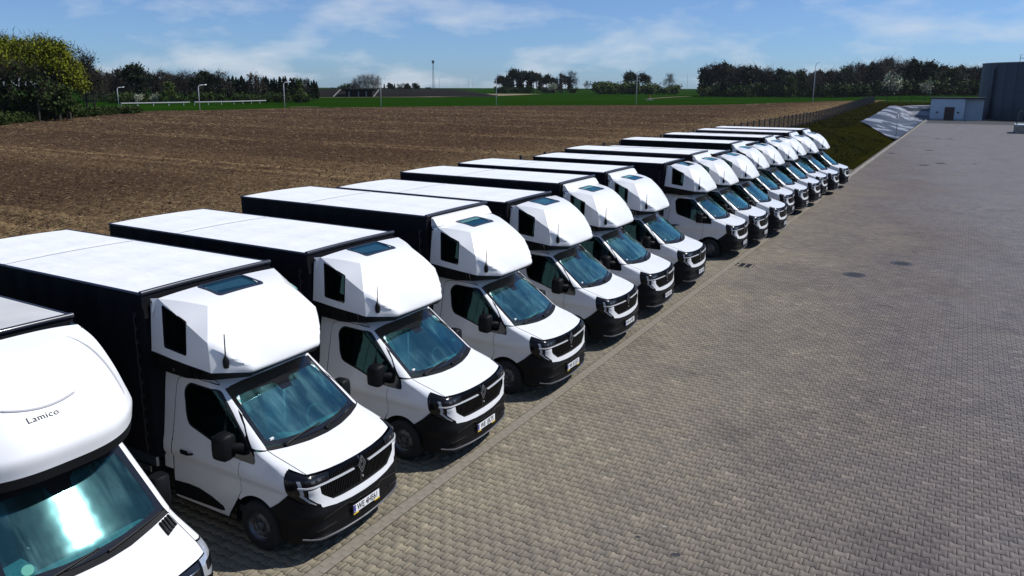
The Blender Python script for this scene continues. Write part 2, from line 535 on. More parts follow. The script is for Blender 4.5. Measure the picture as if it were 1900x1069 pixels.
def seg_dist(poly, P):
    d = np.full(len(P), 9.0)
    n = len(poly)
    for i in range(n):
        a = np.array(poly[i]); b = np.array(poly[(i + 1) % n]); ab = b - a
        t = np.clip(((P - a) @ ab) / (ab @ ab + 1e-12), 0, 1)
        d = np.minimum(d, np.linalg.norm(P - a - t[:, None] * ab, axis=1))
    return d
def cut(loops, grid=0.05):
    """triangulate a region (first loop outer, others holes) with inner grid points"""
    verts, edges = [], []
    for lp in loops:
        k = len(verts); verts += lp
        edges += [(k + i, k + (i + 1) % len(lp)) for i in range(len(lp))]
    A = np.array(loops[0])
    gx = np.arange(A[:, 0].min() + grid * .5, A[:, 0].max(), grid); gz = np.arange(A[:, 1].min() + grid * .5, A[:, 1].max(), grid)
    if len(gx) and len(gz):
        G = np.stack(np.meshgrid(gx, gz), -1).reshape(-1, 2)
        ok = inside(loops[0], G) & (seg_dist(loops[0], G) > grid * .4)
        for h in loops[1:]: ok &= ~inside(h, G) & (seg_dist(h, G) > grid * .4)
        verts = verts + [tuple(p) for p in G[ok]]
    v2, e2, f2, *_ = delaunay_2d_cdt([Vector(p) for p in verts], edges, [], 0, 1e-6)
    P = np.array([tuple(p) for p in v2])
    C = np.array([P[list(f)].mean(0) for f in f2])
    ok = inside(loops[0], C)
    for h in loops[1:]: ok &= ~inside(h, C)
    return P, [tuple(f) for f, k in zip(f2, ok) if k]
def panel(name, cab, loops, off, thick, mat, parent, mode='right', grid=0.05, push=None):
    """mode: right / left = one side; centre = half given, mirrored over the centre line"""
    P, F = cut(loops, grid)
    q, z = P[:, 0], P[:, 1]
    if mode == 'centre':
        q = np.maximum(q, 0)
    S = cab.pt(q, z); N = cab.normal(np.where(q < 1e-4, 1e-3, q), z)
    if mode == 'centre':
        N[q < 2e-3, 1] = 0; N /= np.linalg.norm(N, axis=1, keepdims=True)
    o_ = np.full(len(P), off, float)
    if push is not None: o_ = o_ + push(S)
    top = S + N * o_[:, None]
    bot = S + N * (off - thick)
    n = len(P)
    V = np.vstack([top, bot])
    # orient outward
    a, b, c = [np.array(V[list(f)[:3]]) for f in F[:1]][0]
    if np.dot(np.cross(b - a, c - a), N[list(F[0])[0]]) < 0: F = [f[::-1] for f in F]
    cnt = {}
    for f in F:
        for i in range(len(f)):
            e = (f[i], f[(i + 1) % len(f)]); cnt[e] = 1
    FF = list(F); nface = len(F)
    for (i, j) in cnt:
        if (j, i) not in cnt:
            if mode == 'centre' and q[i] < 1e-4 and q[j] < 1e-4: continue
            FF.append((j, i, n + i, n + j))
    if mode == 'centre':
        V2 = V * np.array([1, -1, 1]); k = len(V)
        FF = FF + [tuple(i + k for i in f[::-1]) for f in FF]
        V = np.vstack([V, V2])
        # weld the centre line
        idx = np.arange(len(V)); cen = np.where(np.concatenate([q, q]) < 1e-4)[0]
        for i in cen: idx[k + i] = i
        FF = [tuple(int(idx[i]) for i in f) for f in FF]
    if mode == 'left':
        V = V * np.array([1, -1, 1]); FF = [f[::-1] for f in FF]
    V = V * np.array([1, -1, 1]); FF = [f[::-1] for f in FF]      # to Blender's y-left
    if mat == 'white_paint':
        half = len(FF) // 2 if mode == 'centre' else len(FF)
        mi = [0 if (k % half) < nface else 1 for k in range(len(FF))]
        return mesh(name, V, FF, mat, parent, True, mats=['white_paint', 'seal_black'], midx=mi, sharp=38)
    return mesh(name, V, FF, mat, parent, True, sharp=38)
def arc(cx, cz, r, a0, a1, n=14):
    return [(cx + r * math.cos(R(a0 + (a1 - a0) * i / n)), cz + r * math.sin(R(a0 + (a1 - a0) * i / n))) for i in range(n + 1)]
def rnd(pts, r=0.04, n=4):
    """round the corners of a closed polygon"""
    out = []
    m = len(pts)
    for i in range(m):
        p0, p, p1 = [np.array(pts[j % m], float) for j in (i - 1, i, i + 1)]
        d0 = p0 - p; d1 = p1 - p
        l0, l1 = np.linalg.norm(d0), np.linalg.norm(d1)
        k = min(r, l0 * .45, l1 * .45)
        a, b = p + d0 / l0 * k, p + d1 / l1 * k
        for t in np.linspace(0, 1, n + 1):
            out.append(tuple((1 - t) ** 2 * a + 2 * t * (1 - t) * p + t * t * b))
    return out
def both(fn):
    for md in ('right', 'left'): fn(md)

CAB_A = Cab([  # z, xf, bow, rc, rl, w
 (0.24, -0.12, .12, .30, .30, .90), (0.28, -0.05, .13, .30, .31, .945), (0.34, 0.0, .13, .29, .34, .968),
 (0.48, 0.02, .13, .28, .37, .975), (0.66, 0.02, .125, .27, .38, .975), (0.80, 0.0, .12, .26, .38, .968), (0.945, -0.01, .12, .25, .37, .968), (0.985, -0.015, .12, .245, .365, .992),
 (1.03, -0.02, .12, .24, .36, 1.0), (1.12, -0.035, .12, .22, .34, .995), (1.165, -0.055, .12, .20, .32, .985),
 (1.185, -0.085, .12, .18, .30, .98), (1.215, -0.17, .125, .16, .27, .972), (1.26, -0.30, .13, .14, .22, .965),
 (1.31, -0.46, .14, .12, .17, .957), (1.355, -0.61, .15, .11, .14, .95), (1.40, -0.705, .155, .10, .125, .943),
 (1.50, -0.835, .16, .10, .12, .93), (1.70, -1.09, .165, .10, .12, .905), (1.90, -1.345, .17, .10, .13, .88),
 (2.02, -1.495, .17, .10, .14, .862), (2.10, -1.595, .17, .13, .15, .845), (2.16, -1.69, .175, .17, .17, .825),
 (2.21, -1.80, .18, .22, .2, .79), (2.25, -1.94, .18, .3, .25, .73), (2.28, -2.16, .18, .36, .3, .60)])
WSX, WSZ, WSR = -0.94, 0.345, 0.43       # front wheel arch

def front_wheel(parent, x, yface, side):
    """side +1: right.  yface = outer face distance"""
    w = empty('wheel'); w.parent = parent
    w.location = (x, -side * yface, 0.345)
    sg = -side
    t = MB().lathe([(0.20, 0.0), (0.215, .012), (0.25, .018), (0.305, .012), (0.33, -.005), (0.3445, -.035), (0.345, -.07), (0.345, -.155), (0.335, -.185), (0.30, -.205), (0.2, -.2)], 36)
    t.V = [(a, b * sg, c) for a, b, c in t.V]
    recalc(t.build('tyre', 'tyre_rubber', w, True, 40))
    r = MB().lathe([(0.212, 0.004), (0.206, .006), (0.198, -.012), (0.182, -.040), (0.168, -.048), (0.135, -.030), (0.112, -.020), (0.098, -.024), (0.09, -.034), (0.065, -.032), (0.055, -.008), (0.03, 0.0), (0.001, 0.0)], 36)
    r.V = [(a, b * sg, c) for a, b, c in r.V]
    rm = recalc(r.build('rim', 'rim_steel', w, True, 30))
    h = MB()
    for k in range(10):          # the vent holes near the rim edge
        a = 2 * math.pi * k / 10
        h.lathe([(0.017, -.043), (0.017, -.0355), (0.001, -.0355)], 8, c=(0.15 * math.cos(a), 0, 0.15 * math.sin(a)))
    for k in range(5):
        a = 2 * math.pi * k / 5 + .3
        h.lathe([(0.010, -.036), (0.010, -.012), (0.001, -.012)], 6, c=(0.077 * math.cos(a), 0, 0.077 * math.sin(a)))
    h.V = [(a, b * sg, c) for a, b, c in h.V]
    recalc(h.build('rim_holes', 'rim_dark', w))['kind'] = 'stuff'
    return w

def make_cab(root):
    cab = CAB_A
    g = 0.004
    hs = [(.80, 1.203), (.812, 1.25), (.826, 1.31), (.838, 1.365), (.842, 1.392)]      # bonnet seam (front view)
    hsF = lambda d: ('F', [(y + d, z) for y, z in hs])
    # ---- bonnet
    loop = outline(cab, [('F', [(0, 1.176), (.3, 1.178), (.53, 1.184), (.68, 1.192), (.795, 1.200)]), hsF(-g), ('F', [(.82, 1.385), (.6, 1.368), (.3, 1.354), (0, 1.35)])])
    hood = panel('hood', cab, [loop], 0.004, .03, 'white_paint', root, 'centre')
    # ---- cowl
    loop = outline(cab, [('F', [(0, 1.353), (.3, 1.357), (.6, 1.371), (.835, 1.391), (.838, 1.424), (.6, 1.405), (.3, 1.39), (0, 1.385)])])
    panel('cowl', cab, [loop], -0.004, .02, 'black_plastic', root, 'centre')
    # ---- windscreen
    wl_ = [('F', [(0, 1.388), (.3, 1.393), (.6, 1.408), (.825, 1.428), (.80, 1.65), (.775, 1.88), (.757, 2.03), (.5, 2.062), (.25, 2.072), (0, 2.075)])]
    loop = outline(cab, wl_)
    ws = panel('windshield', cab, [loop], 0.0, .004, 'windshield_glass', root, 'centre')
    hole = rnd([(-.2, 1.43), (.3, 1.432), (.6, 1.445), (.765, 1.462), (.742, 1.7), (.713, 1.935), (.5, 1.955), (.3, 1.955), (.12, 1.93), (.10, 1.86), (-.2, 1.86)], .03)
    hl = [cab.Fp(abs(y), z) if y >= 0 else (y, z) for y, z in dens(hole + hole[:1], .04)[:-1]]
    fl = outline(cab, wl_)
    fl = [(q if q > 1e-6 else -.001, z) for q, z in fl]
    # the black border is a ring: outer loop minus the clear view (cut on the centre line)
    top = [p for p in hole if p[0] >= 0]
    ring = [('F', [(0, 1.388), (.3, 1.393), (.6, 1.408), (.825, 1.428), (.80, 1.65), (.775, 1.88), (.757, 2.03), (.5, 2.062), (.25, 2.072), (0, 2.075)]),
            ('F', [(0, 1.86), (.09, 1.86), (.115, 1.93), (.16, 1.955), (.5, 1.952), (.68, 1.942), (.712, 1.92), (.745, 1.68), (.768, 1.50), (.752, 1.466), (.6, 1.446), (.3, 1.432), (0, 1.428)])]
    panel('windshield_border', cab, [outline(cab, ring)], 0.0025, .004, 'gloss_black', ws, 'centre', grid=.04)
    wp = MB()
    def surf(y, z, o=.012):
        q, zz = cab.Fp(abs(y), z); p = cab.pt(q if y >= 0 else -q, zz); n = cab.normal(max(q, 1e-3), zz)
        if y < 0: n = n * np.array([1, -1, 1])
        return tuple(p + n * o)
    for (y0, y1, z0, z1) in ((.60, -.04, 1.385, 1.437), (-.06, -.74, 1.378, 1.452)):
        w1 = MB()
        w1.tube([surf(y0 + (y1 - y0) * t, z0 + (z1 - z0) * t + .012 * math.sin(math.pi * t), .022) for t in np.linspace(0, 1, 9)], [.014, .013, .012, .011, .010, .009, .008, .008, .007], 5)
        w1.tube([surf(y0 + (y1 - y0) * t, z0 + .012 + (z1 - z0) * t * .9, .010) for t in np.linspace(.22, .98, 7)], .008, 4)
        w1.lathe([(.03, 0), (.03, .03), (.018, .045), (.001, .045)], 8, 'z', (surf(y0, z0, 0)[0], y0, surf(y0, z0, 0)[2] - .01))
        w1.build('wiper', 'black_plastic', ws, flipy=True)
    st = MB(); p = surf(.70, 1.475, .006)
    st.box(p[0] - .012, p[0] + .012, .67, .73, p[2] - .012, p[2] + .014); st.build('sticker', 'paper_white', ws, flipy=True)
    # ---- front wings
    def wing(md):
        loop = outline(cab, [hsF(g), ('S', [(-.955, 1.385), (-.935, 1.34), (-.945, 1.30), (-1.19, 1.235), (-1.205, 1.1), (-1.215, .78), (-1.27, .665)]),
                             ('S', arc(WSX, WSZ, WSR, 135, 55)), ('S', [(-.655, .72), (-.52, .82), (-.375, .955), (-.395, 1.09), (-.43, 1.262)])], .04)
        panel('fender', cab, [loop], 0.0, .03, 'white_paint', root, md, .045)
    both(wing)
    # ---- pillars and cab sides
    win = rnd([(-2.29, 1.93), (-2.20, 2.03), (-1.68, 2.015), (-1.40, 1.775), (-1.13, 1.52), (-1.13, 1.245), (-1.35, 1.25), (-1.81, 1.385), (-2.19, 1.485), (-2.24, 1.60)], .07)
    doorS = [(-1.46, .40), (-1.40, .49), (-1.285, .665), (-1.222, .78), (-1.212, 1.1), (-1.195, 1.25), (-1.14, 1.30), (-1.125, 1.56), (-1.20, 1.655), (-1.42, 1.86), (-1.56, 1.985), (-1.70, 2.07), (-1.86, 2.105), (-2.1, 2.115), (-2.36, 2.10), (-2.43, 2.06), (-2.462, 1.96), (-2.545, .78), (-2.555, .33), (-1.50, .33)]
    def side(md):
        loop = outline(cab, [('F', [(.846, 1.398), (.835, 1.428), (.81, 1.65), (.785, 1.88), (.768, 2.03), (.775, 2.12), (.74, 2.2)]), ('S', [(-2.72, 2.2), (-2.72, 1.5), (-2.74, .74), (-2.565, .74), (-2.562, .80), (-2.47, 1.96), (-2.438, 2.066), (-2.365, 2.108), (-2.1, 2.123), (-1.855, 2.113), (-1.693, 2.078), (-1.55, 1.992), (-1.41, 1.866), (-1.19, 1.66), (-1.10, 1.555), (-.99, 1.42)])], .04)
        panel('cab_side', cab, [loop], 0.0, .03, 'white_paint', root, md, .045)
        dl = outline(cab, [('S', doorS + doorS[:1])], .04)
        lin = outline(cab, [('S', [(-2.70, .76), (-2.70, 2.16), (-1.72, 2.14), (-1.3, 1.8), (-.98, 1.40), (-.80, 1.22), (-.80, .80), (-1.2, .82), (-1.40, .55), (-1.47, .36), (-2.54, .36), (-2.54, .76)])], .08)
        panel('inner_liner', cab, [lin, outline(cab, [('S', win + win[:1])], .06)], -.038, .004, 'seal_black', root, md, .12)
        wl2 = outline(cab, [('S', win + win[:1])], .04)
        d = panel('door', cab, [dl, wl2], 0.0, .035, 'white_paint', root, md, .05)
        panel('window', cab, [outline(cab, [('S', win + win[:1])], .05)], -.006, .004, 'side_glass', d, md)
        panel('window_seal', cab, [outline(cab, [('S', [(x * 1.0, z) for x, z in rnd([(-2.31, 1.935), (-2.21, 2.05), (-1.67, 2.034), (-1.385, 1.785), (-1.11, 1.53), (-1.11, 1.225), (-1.35, 1.23), (-1.815, 1.365), (-2.20, 1.465), (-2.26, 1.60)], .07)] )], .04), wl2], 0.003, .012, 'seal_black', d, md)
        # division bar of the door glass
        panel('window_bar', cab, [outline(cab, [('S', [(-1.47, 1.29), (-1.435, 1.28), (-1.50, 1.85), (-1.53, 1.88)])], .05)], -.001, .01, 'seal_black', d, md)
        panel('sail_trim', cab, [outline(cab, [('S', rnd([(-1.32, 1.245), (-1.19, 1.222), (-.93, 1.225), (-.925, 1.30), (-1.11, 1.52), (-1.16, 1.555), (-1.235, 1.50)], .02))], .04)], 0.006, .014, 'gloss_black', d, md)
        panel('door_cladding', cab, [outline(cab, [('S', [(-2.548, .575), (-2.25, .60), (-2.05, .595), (-1.80, .54), (-1.575, .455), (-1.555, .41), (-1.60, .395), (-2.55, .375)])], .04)], 0.012, .02, 'black_plastic', d, md)
        s_ = 1 if md == 'right' else -1
        h = MB()
        yy = float(cab.pt(*cab.Sp(-2.2, 1.06))[1])
        h.box(-2.345, -2.20, yy - .004, yy + .008, 1.035, 1.10, .012)
        h.tube([(-2.33, yy + .004, 1.08), (-2.28, yy + .035, 1.085), (-2.13, yy + .038, 1.09), (-2.08, yy + .006, 1.09)], [.014, .017, .017, .012], 7)
        h.V = [(a, b * s_, c) for a, b, c in h.V]
        recalc(h.build('handle', 'black_plastic', d, True, 40, flipy=True))
        m_ = empty('mirror'); m_.parent = root
        mm = MB()
        def ringm(xc, zc, hx, hz, y):
            out = []
            for k in range(16):
                t = 2 * math.pi * k / 16
                cx, cz = math.cos(t), math.sin(t)
                out.append((xc + hx * math.copysign(abs(cx) ** .34, cx), y, zc + hz * math.copysign(abs(cz) ** .34, cz)))
            return out
        rings = [ringm(-1.30, 1.445, .08, .13, .99), ringm(-1.315, 1.44, .108, .168, 1.02), ringm(-1.32, 1.435, .115, .178, 1.09), ringm(-1.325, 1.43, .112, .172, 1.16), ringm(-1.335, 1.425, .09, .14, 1.205), ringm(-1.34, 1.425, .05, .09, 1.22)]
        V = [v for r in rings for v in r]
        F = [(i * 16 + k, i * 16 + (k + 1) % 16, i * 16 + 16 + (k + 1) % 16, i * 16 + 16 + k) for i in range(5) for k in range(16)]
        F += [tuple(range(15, -1, -1)), tuple(80 + k for k in range(16))]
        mm.add([(a, b * s_, c) for a, b, c in V], F)
        recalc(mm.build('mirror_housing', 'black_plastic', m_, True, 50, flipy=True))
        ar = MB().tube([(-1.16, .93 * s_, 1.40), (-1.20, 1.0 * s_, 1.415), (-1.26, 1.05 * s_, 1.42)], [.075, .06, .05], 8)
        recalc(ar.build('mirror_arm', 'black_plastic', m_, True, 50, flipy=True))
        mg = MB().box(-1.445, -1.436, min(1.03 * s_, 1.17 * s_), max(1.03 * s_, 1.17 * s_), 1.29, 1.57, .004)
        recalc(mg.build('mirror_glass', 'chrome', m_, flipy=True))
        # wheel arch liner
        L = MB()
        pts = arc(WSX, WSZ, WSR + .012, -10, 190, 18)
        for i in range(len(pts) - 1):
            (a, c), (b, d_) = pts[i], pts[i + 1]
            L.add([(a, .94 * s_, c), (b, .94 * s_, d_), (b, .58 * s_, d_), (a, .58 * s_, c)], [(0, 1, 2, 3)])
        L.add([(WSX - .45, .58 * s_, .2), (WSX + .45, .58 * s_, .2), (WSX + .45, .58 * s_, .8), (WSX - .45, .58 * s_, .8)], [(0, 1, 2, 3)])
        L.build('arch_liner', 'seal_black', root, flipy=True)
        front_wheel(root, WSX, .955, s_)
        # headlamp
        lamp = outline(cab, [('F', [(.545, 1.168), (.68, 1.176), (.80, 1.186)]), ('S', [(-.43, 1.252), (-.40, 1.09), (-.375, .965)]), ('F', [(.955, .93), (.88, .845), (.79, .785), (.735, .772), (.725, .79), (.78, .835), (.845, .91), (.868, 1.0), (.862, 1.035), (.72, 1.045), (.552, 1.06)])], .035)
        hlp = panel('headlight', cab, [lamp], 0.001, .04, 'lamp_inner', root, md, .035)
        panel('light_guide', cab, [outline(cab, [('F', [(.905, 1.155), (.93, 1.155), (.925, 1.05), (.905, .95), (.845, .86), (.78, .808), (.765, .81), (.825, .87), (.88, .955), (.90, 1.05)])], .03)], 0.006, .008, 'lamp_light', hlp, md, .03)
        panel('lens', cab, [outline(cab, [('F', rnd([(.60, 1.085), (.62, 1.145), (.87, 1.155), (.875, 1.075)], .02))], .03)], 0.005, .006, 'gloss_black', hlp, md, .03)
        for yl in (.67, .76):
            panel('reflector', cab, [outline(cab, [('F', rnd([(yl, 1.10), (yl + .005, 1.135), (yl + .06, 1.137), (yl + .055, 1.10)], .015))], .03)], 0.008, .006, 'rim_steel', hlp, md, .03)
        panel('chrome_strip', cab, [outline(cab, [('F', [(.14, 1.047), (.4, 1.052), (.62, 1.058), (.86, 1.066), (.93, 1.075), (.93, 1.058), (.86, 1.046), (.62, 1.038), (.4, 1.034), (.14, 1.031)])], .04)], 0.016, .03, 'bright_trim', root, md, .04)
    both(side)
    # ---- roof front
    loop = outline(cab, [('F', [(0, 2.082), (.25, 2.079), (.5, 2.069), (.76, 2.036), (.768, 2.12), (.735, 2.2), (.5, 2.262), (0, 2.27)])])
    panel('roof_panel', cab, [loop], 0.002, .03, 'white_paint', root, 'centre')
    MB().box(-2.80, -2.70, -.80, .80, .55, 2.3).build('cab_back_wall', 'cabin_dark', root)
    MB().box(-2.7, -.75, -.90, .90, .42, .52).build('cab_floor', 'cabin_dark', root)
    MB().box(-2.70, -1.75, -.62, .62, 2.16, 2.20).build('headlining', 'cabin_dark', root)
    MB().box(-.75, -.30, -.60, .60, .40, 1.10).build('engine_bay', 'seal_black', root)
    # ---- grille
    gl_ = [('F', [(0, 1.170), (.53, 1.174), (.545, 1.056), (.70, 1.040), (.69, .935), (.655, .90), (.53, .805), (.40, .795), (0, .79)])]
    gr = panel('grille', cab, [outline(cab, gl_)], -.022, .02, 'gloss_black', root, 'centre')
    sl = MB()
    yv = .035
    while yv < .69:
        zt = 1.165 if yv < .53 else 1.036
        zb = .80 if yv < .53 else .80 + (yv - .53) / .16 * .125
        for s_ in (1, -1):
            for (z0, z1) in ((zb + .01, min(1.028, zt - .006)), (1.055, zt)):
                if z1 - z0 < .03: continue
                m = 4
                pts = []
                for k in range(m + 1):
                    zz = z0 + (z1 - z0) * k / m
                    q, _ = cab.Fp(yv, zz); p = cab.pt(q, zz)
                    pts.append((p[0] - .006, p[1] * s_, zz))
                for k in range(m):
                    a, b = pts[k], pts[k + 1]
                    wv = .006
                    sl.add([(a[0] - .02, a[1] - wv, a[2]), (a[0], a[1] - wv * .5, a[2]), (a[0], a[1] + wv * .5, a[2]), (a[0] - .02, a[1] + wv, a[2]),
                            (b[0] - .02, b[1] - wv, b[2]), (b[0], b[1] - wv * .5, b[2]), (b[0], b[1] + wv * .5, b[2]), (b[0] - .02, b[1] + wv, b[2])],
                           [(0, 1, 5, 4), (1, 2, 6, 5), (2, 3, 7, 6), (4, 5, 6, 7), (3, 2, 1, 0)])
        yv += .0285
    recalc(sl.build('grille_bars', 'gloss_black', gr, flipy=True))['kind'] = 'stuff'
    em = MB()
    for (hw, hh, wd, xo) in ((.066, .114, .011, .0), (.034, .062, .008, .0)):
        for (sa, sb) in (((0, hh), (hw, 0)), ((hw, 0), (0, -hh)), ((0, -hh), (-hw, 0)), ((-hw, 0), (0, hh))):
            a = np.array(sa); b = np.array(sb); d = (b - a) / np.linalg.norm(b - a); nrm = np.array([-d[1], d[0]])
            a2, b2 = a - d * wd * .6, b + d * wd * .6
            pr = [a2 + nrm * wd / 2, b2 + nrm * wd / 2, b2 - nrm * wd / 2, a2 - nrm * wd / 2]
            em.prism([(float(p[0]), float(p[1]) + 1.045) for p in pr], 'x', -.03 + .012, -.03 + .030)
    recalc(em.build('emblem', 'emblem_grey', gr))
    MB().box(-.012, .012, -.012, .012, .865, .89, .004).build('parking_camera', 'lens_clear', gr)
    # ---- white apron below the grille
    loop = outline(cab, [('F', [(0, .785), (.40, .79), (.535, .80), (.66, .895), (.70, .935), (.712, 1.03), (.855, 1.024), (.835, .915), (.77, .84), (.72, .80), (.715, .77), (.70, .752), (.5, .715), (.25, .695), (0, .69)])], .035)
    panel('apron', cab, [loop], 0.010, .035, 'white_paint', root, 'centre', .035)
    # ---- bumper
    def ridge(S):
        z = S[:, 2]
        return .012 * np.exp(-((z - .655) / .03) ** 2) - .012 * np.exp(-((z - .52) / .07) ** 2) + .016 * np.exp(-((z - .31) / .025) ** 2)
    loop = outline(cab, [('F', [(0, .685), (.25, .69), (.5, .71), (.70, .747), (.735, .765), (.80, .783), (.89, .842), (.955, .918)]), ('S', [(-.385, .945), (-.53, .81), (-.66, .70)]), ('S', arc(WSX, WSZ, WSR, 50, -8, 12)), ('F', [(.90, .285), (.6, .265), (0, .255)])], .04)
    bp_ = panel('bumper', cab, [loop], 0.012, .05, 'black_plastic', root, 'centre', .035, ridge)
    loop = outline(cab, [('F', [(0, .637), (.25, .637), (.31, .668), (.36, .67), (.72, .612), (.72, .60), (.35, .652), (.32, .652), (.26, .620), (0, .620)])], .03)
    panel('bumper_ridge', cab, [loop], 0.030, .03, 'gloss_black', bp_, 'centre', .03)
    loop = outline(cab, [('F', [(0, .318), (.4, .325), (.75, .345), (.90, .375), (.90, .362), (.75, .330), (.4, .308), (0, .300)])], .03)
    panel('bumper_lip', cab, [loop], 0.036, .02, 'lip_highlight', bp_, 'centre', .03)  # grey puts the lip's sun and sky highlight into its colour
    def fog(md):
        f = panel('fog_lamp', cab, [outline(cab, [('F', rnd([(.745, .385), (.742, .43), (.785, .44), (.79, .39)], .01))], .02)], 0.008, .02, 'lamp_light', bp_, md, .02)
        panel('bumper_crease', cab, [outline(cab, [('F', [(.52, .478), (.66, .474), (.80, .462), (.80, .448), (.66, .458), (.52, .468)])], .03)], 0.024, .02, 'gloss_black', bp_, md, .03)
        panel('fog_trim', cab, [outline(cab, [('F', [(.60, .372), (.72, .366), (.80, .372), (.80, .362), (.72, .355), (.60, .362)])], .03)], 0.018, .02, 'gloss_black', bp_, md, .03)
    both(fog)
    # ---- cabin
    d = MB()
    prof = [(-.62, 1.10), (-.70, 1.335), (-.86, 1.36), (-1.05, 1.30), (-1.10, 1.18), (-1.02, .9), (-.7, .85)]
    d.prism(prof, 'y', -.84, .84)
    recalc(d.build('dashboard', 'dash_grey', root))
    sw = empty('steering_wheel'); sw.parent = root
    q = MB(); rr = .205
    pts = [(-1.16 - .55 * rr * math.sin(2 * math.pi * k / 24), .43 + rr * math.cos(2 * math.pi * k / 24), 1.27 + .83 * rr * math.sin(2 * math.pi * k / 24)) for k in range(25)]
    q.tube(pts, .016, 6); q.tube([(-1.13, .23, 1.25), (-1.13, .63, 1.25)], .02, 5); q.tube([(-1.16, .43, 1.26), (-1.0, .43, 1.16)], .03, 6)
    q.build('wheel_rim', 'cabin_dark', sw)
    for (y0, nm) in ((.45, 'seat_light'), (-.22, 'seat_cloth'), (-.62, 'seat_cloth')):
        s_ = empty('seat'); s_.parent = root
        hw = .24 if y0 > 0 else .2
        MB().box(-2.05, -1.55, y0 - hw, y0 + hw, .78, .95, .06).build('seat_cushion', 'seat_cloth', s_, True)
        b = MB().box(-.08, .08, y0 - hw, y0 + hw, 0, .66, .06)
        b.V = [(x - .18 * z - 1.98, y, z + .90) for x, y, z in b.V]
        b.build('seat_back', nm, s_, True)
        b = MB().box(-.05, .06, y0 - .13, y0 + .13, 0, .20, .05)
        b.V = [(x - 2.13, y, z + 1.58) for x, y, z in b.V]
        b.build('headrest', nm, s_, True)
    cu = MB()
    for s_ in (-1, 1):
        for k in range(9):
            cu.box(-2.62 + k * .035, -2.60 + k * .035 + .02, s_ * (.80 + .02 * (k % 2)) - .006, s_ * (.80 + .02 * (k % 2)) + .006, 1.2, 2.05)
    cu.build('cab_curtain', 'curtain_grey', root)

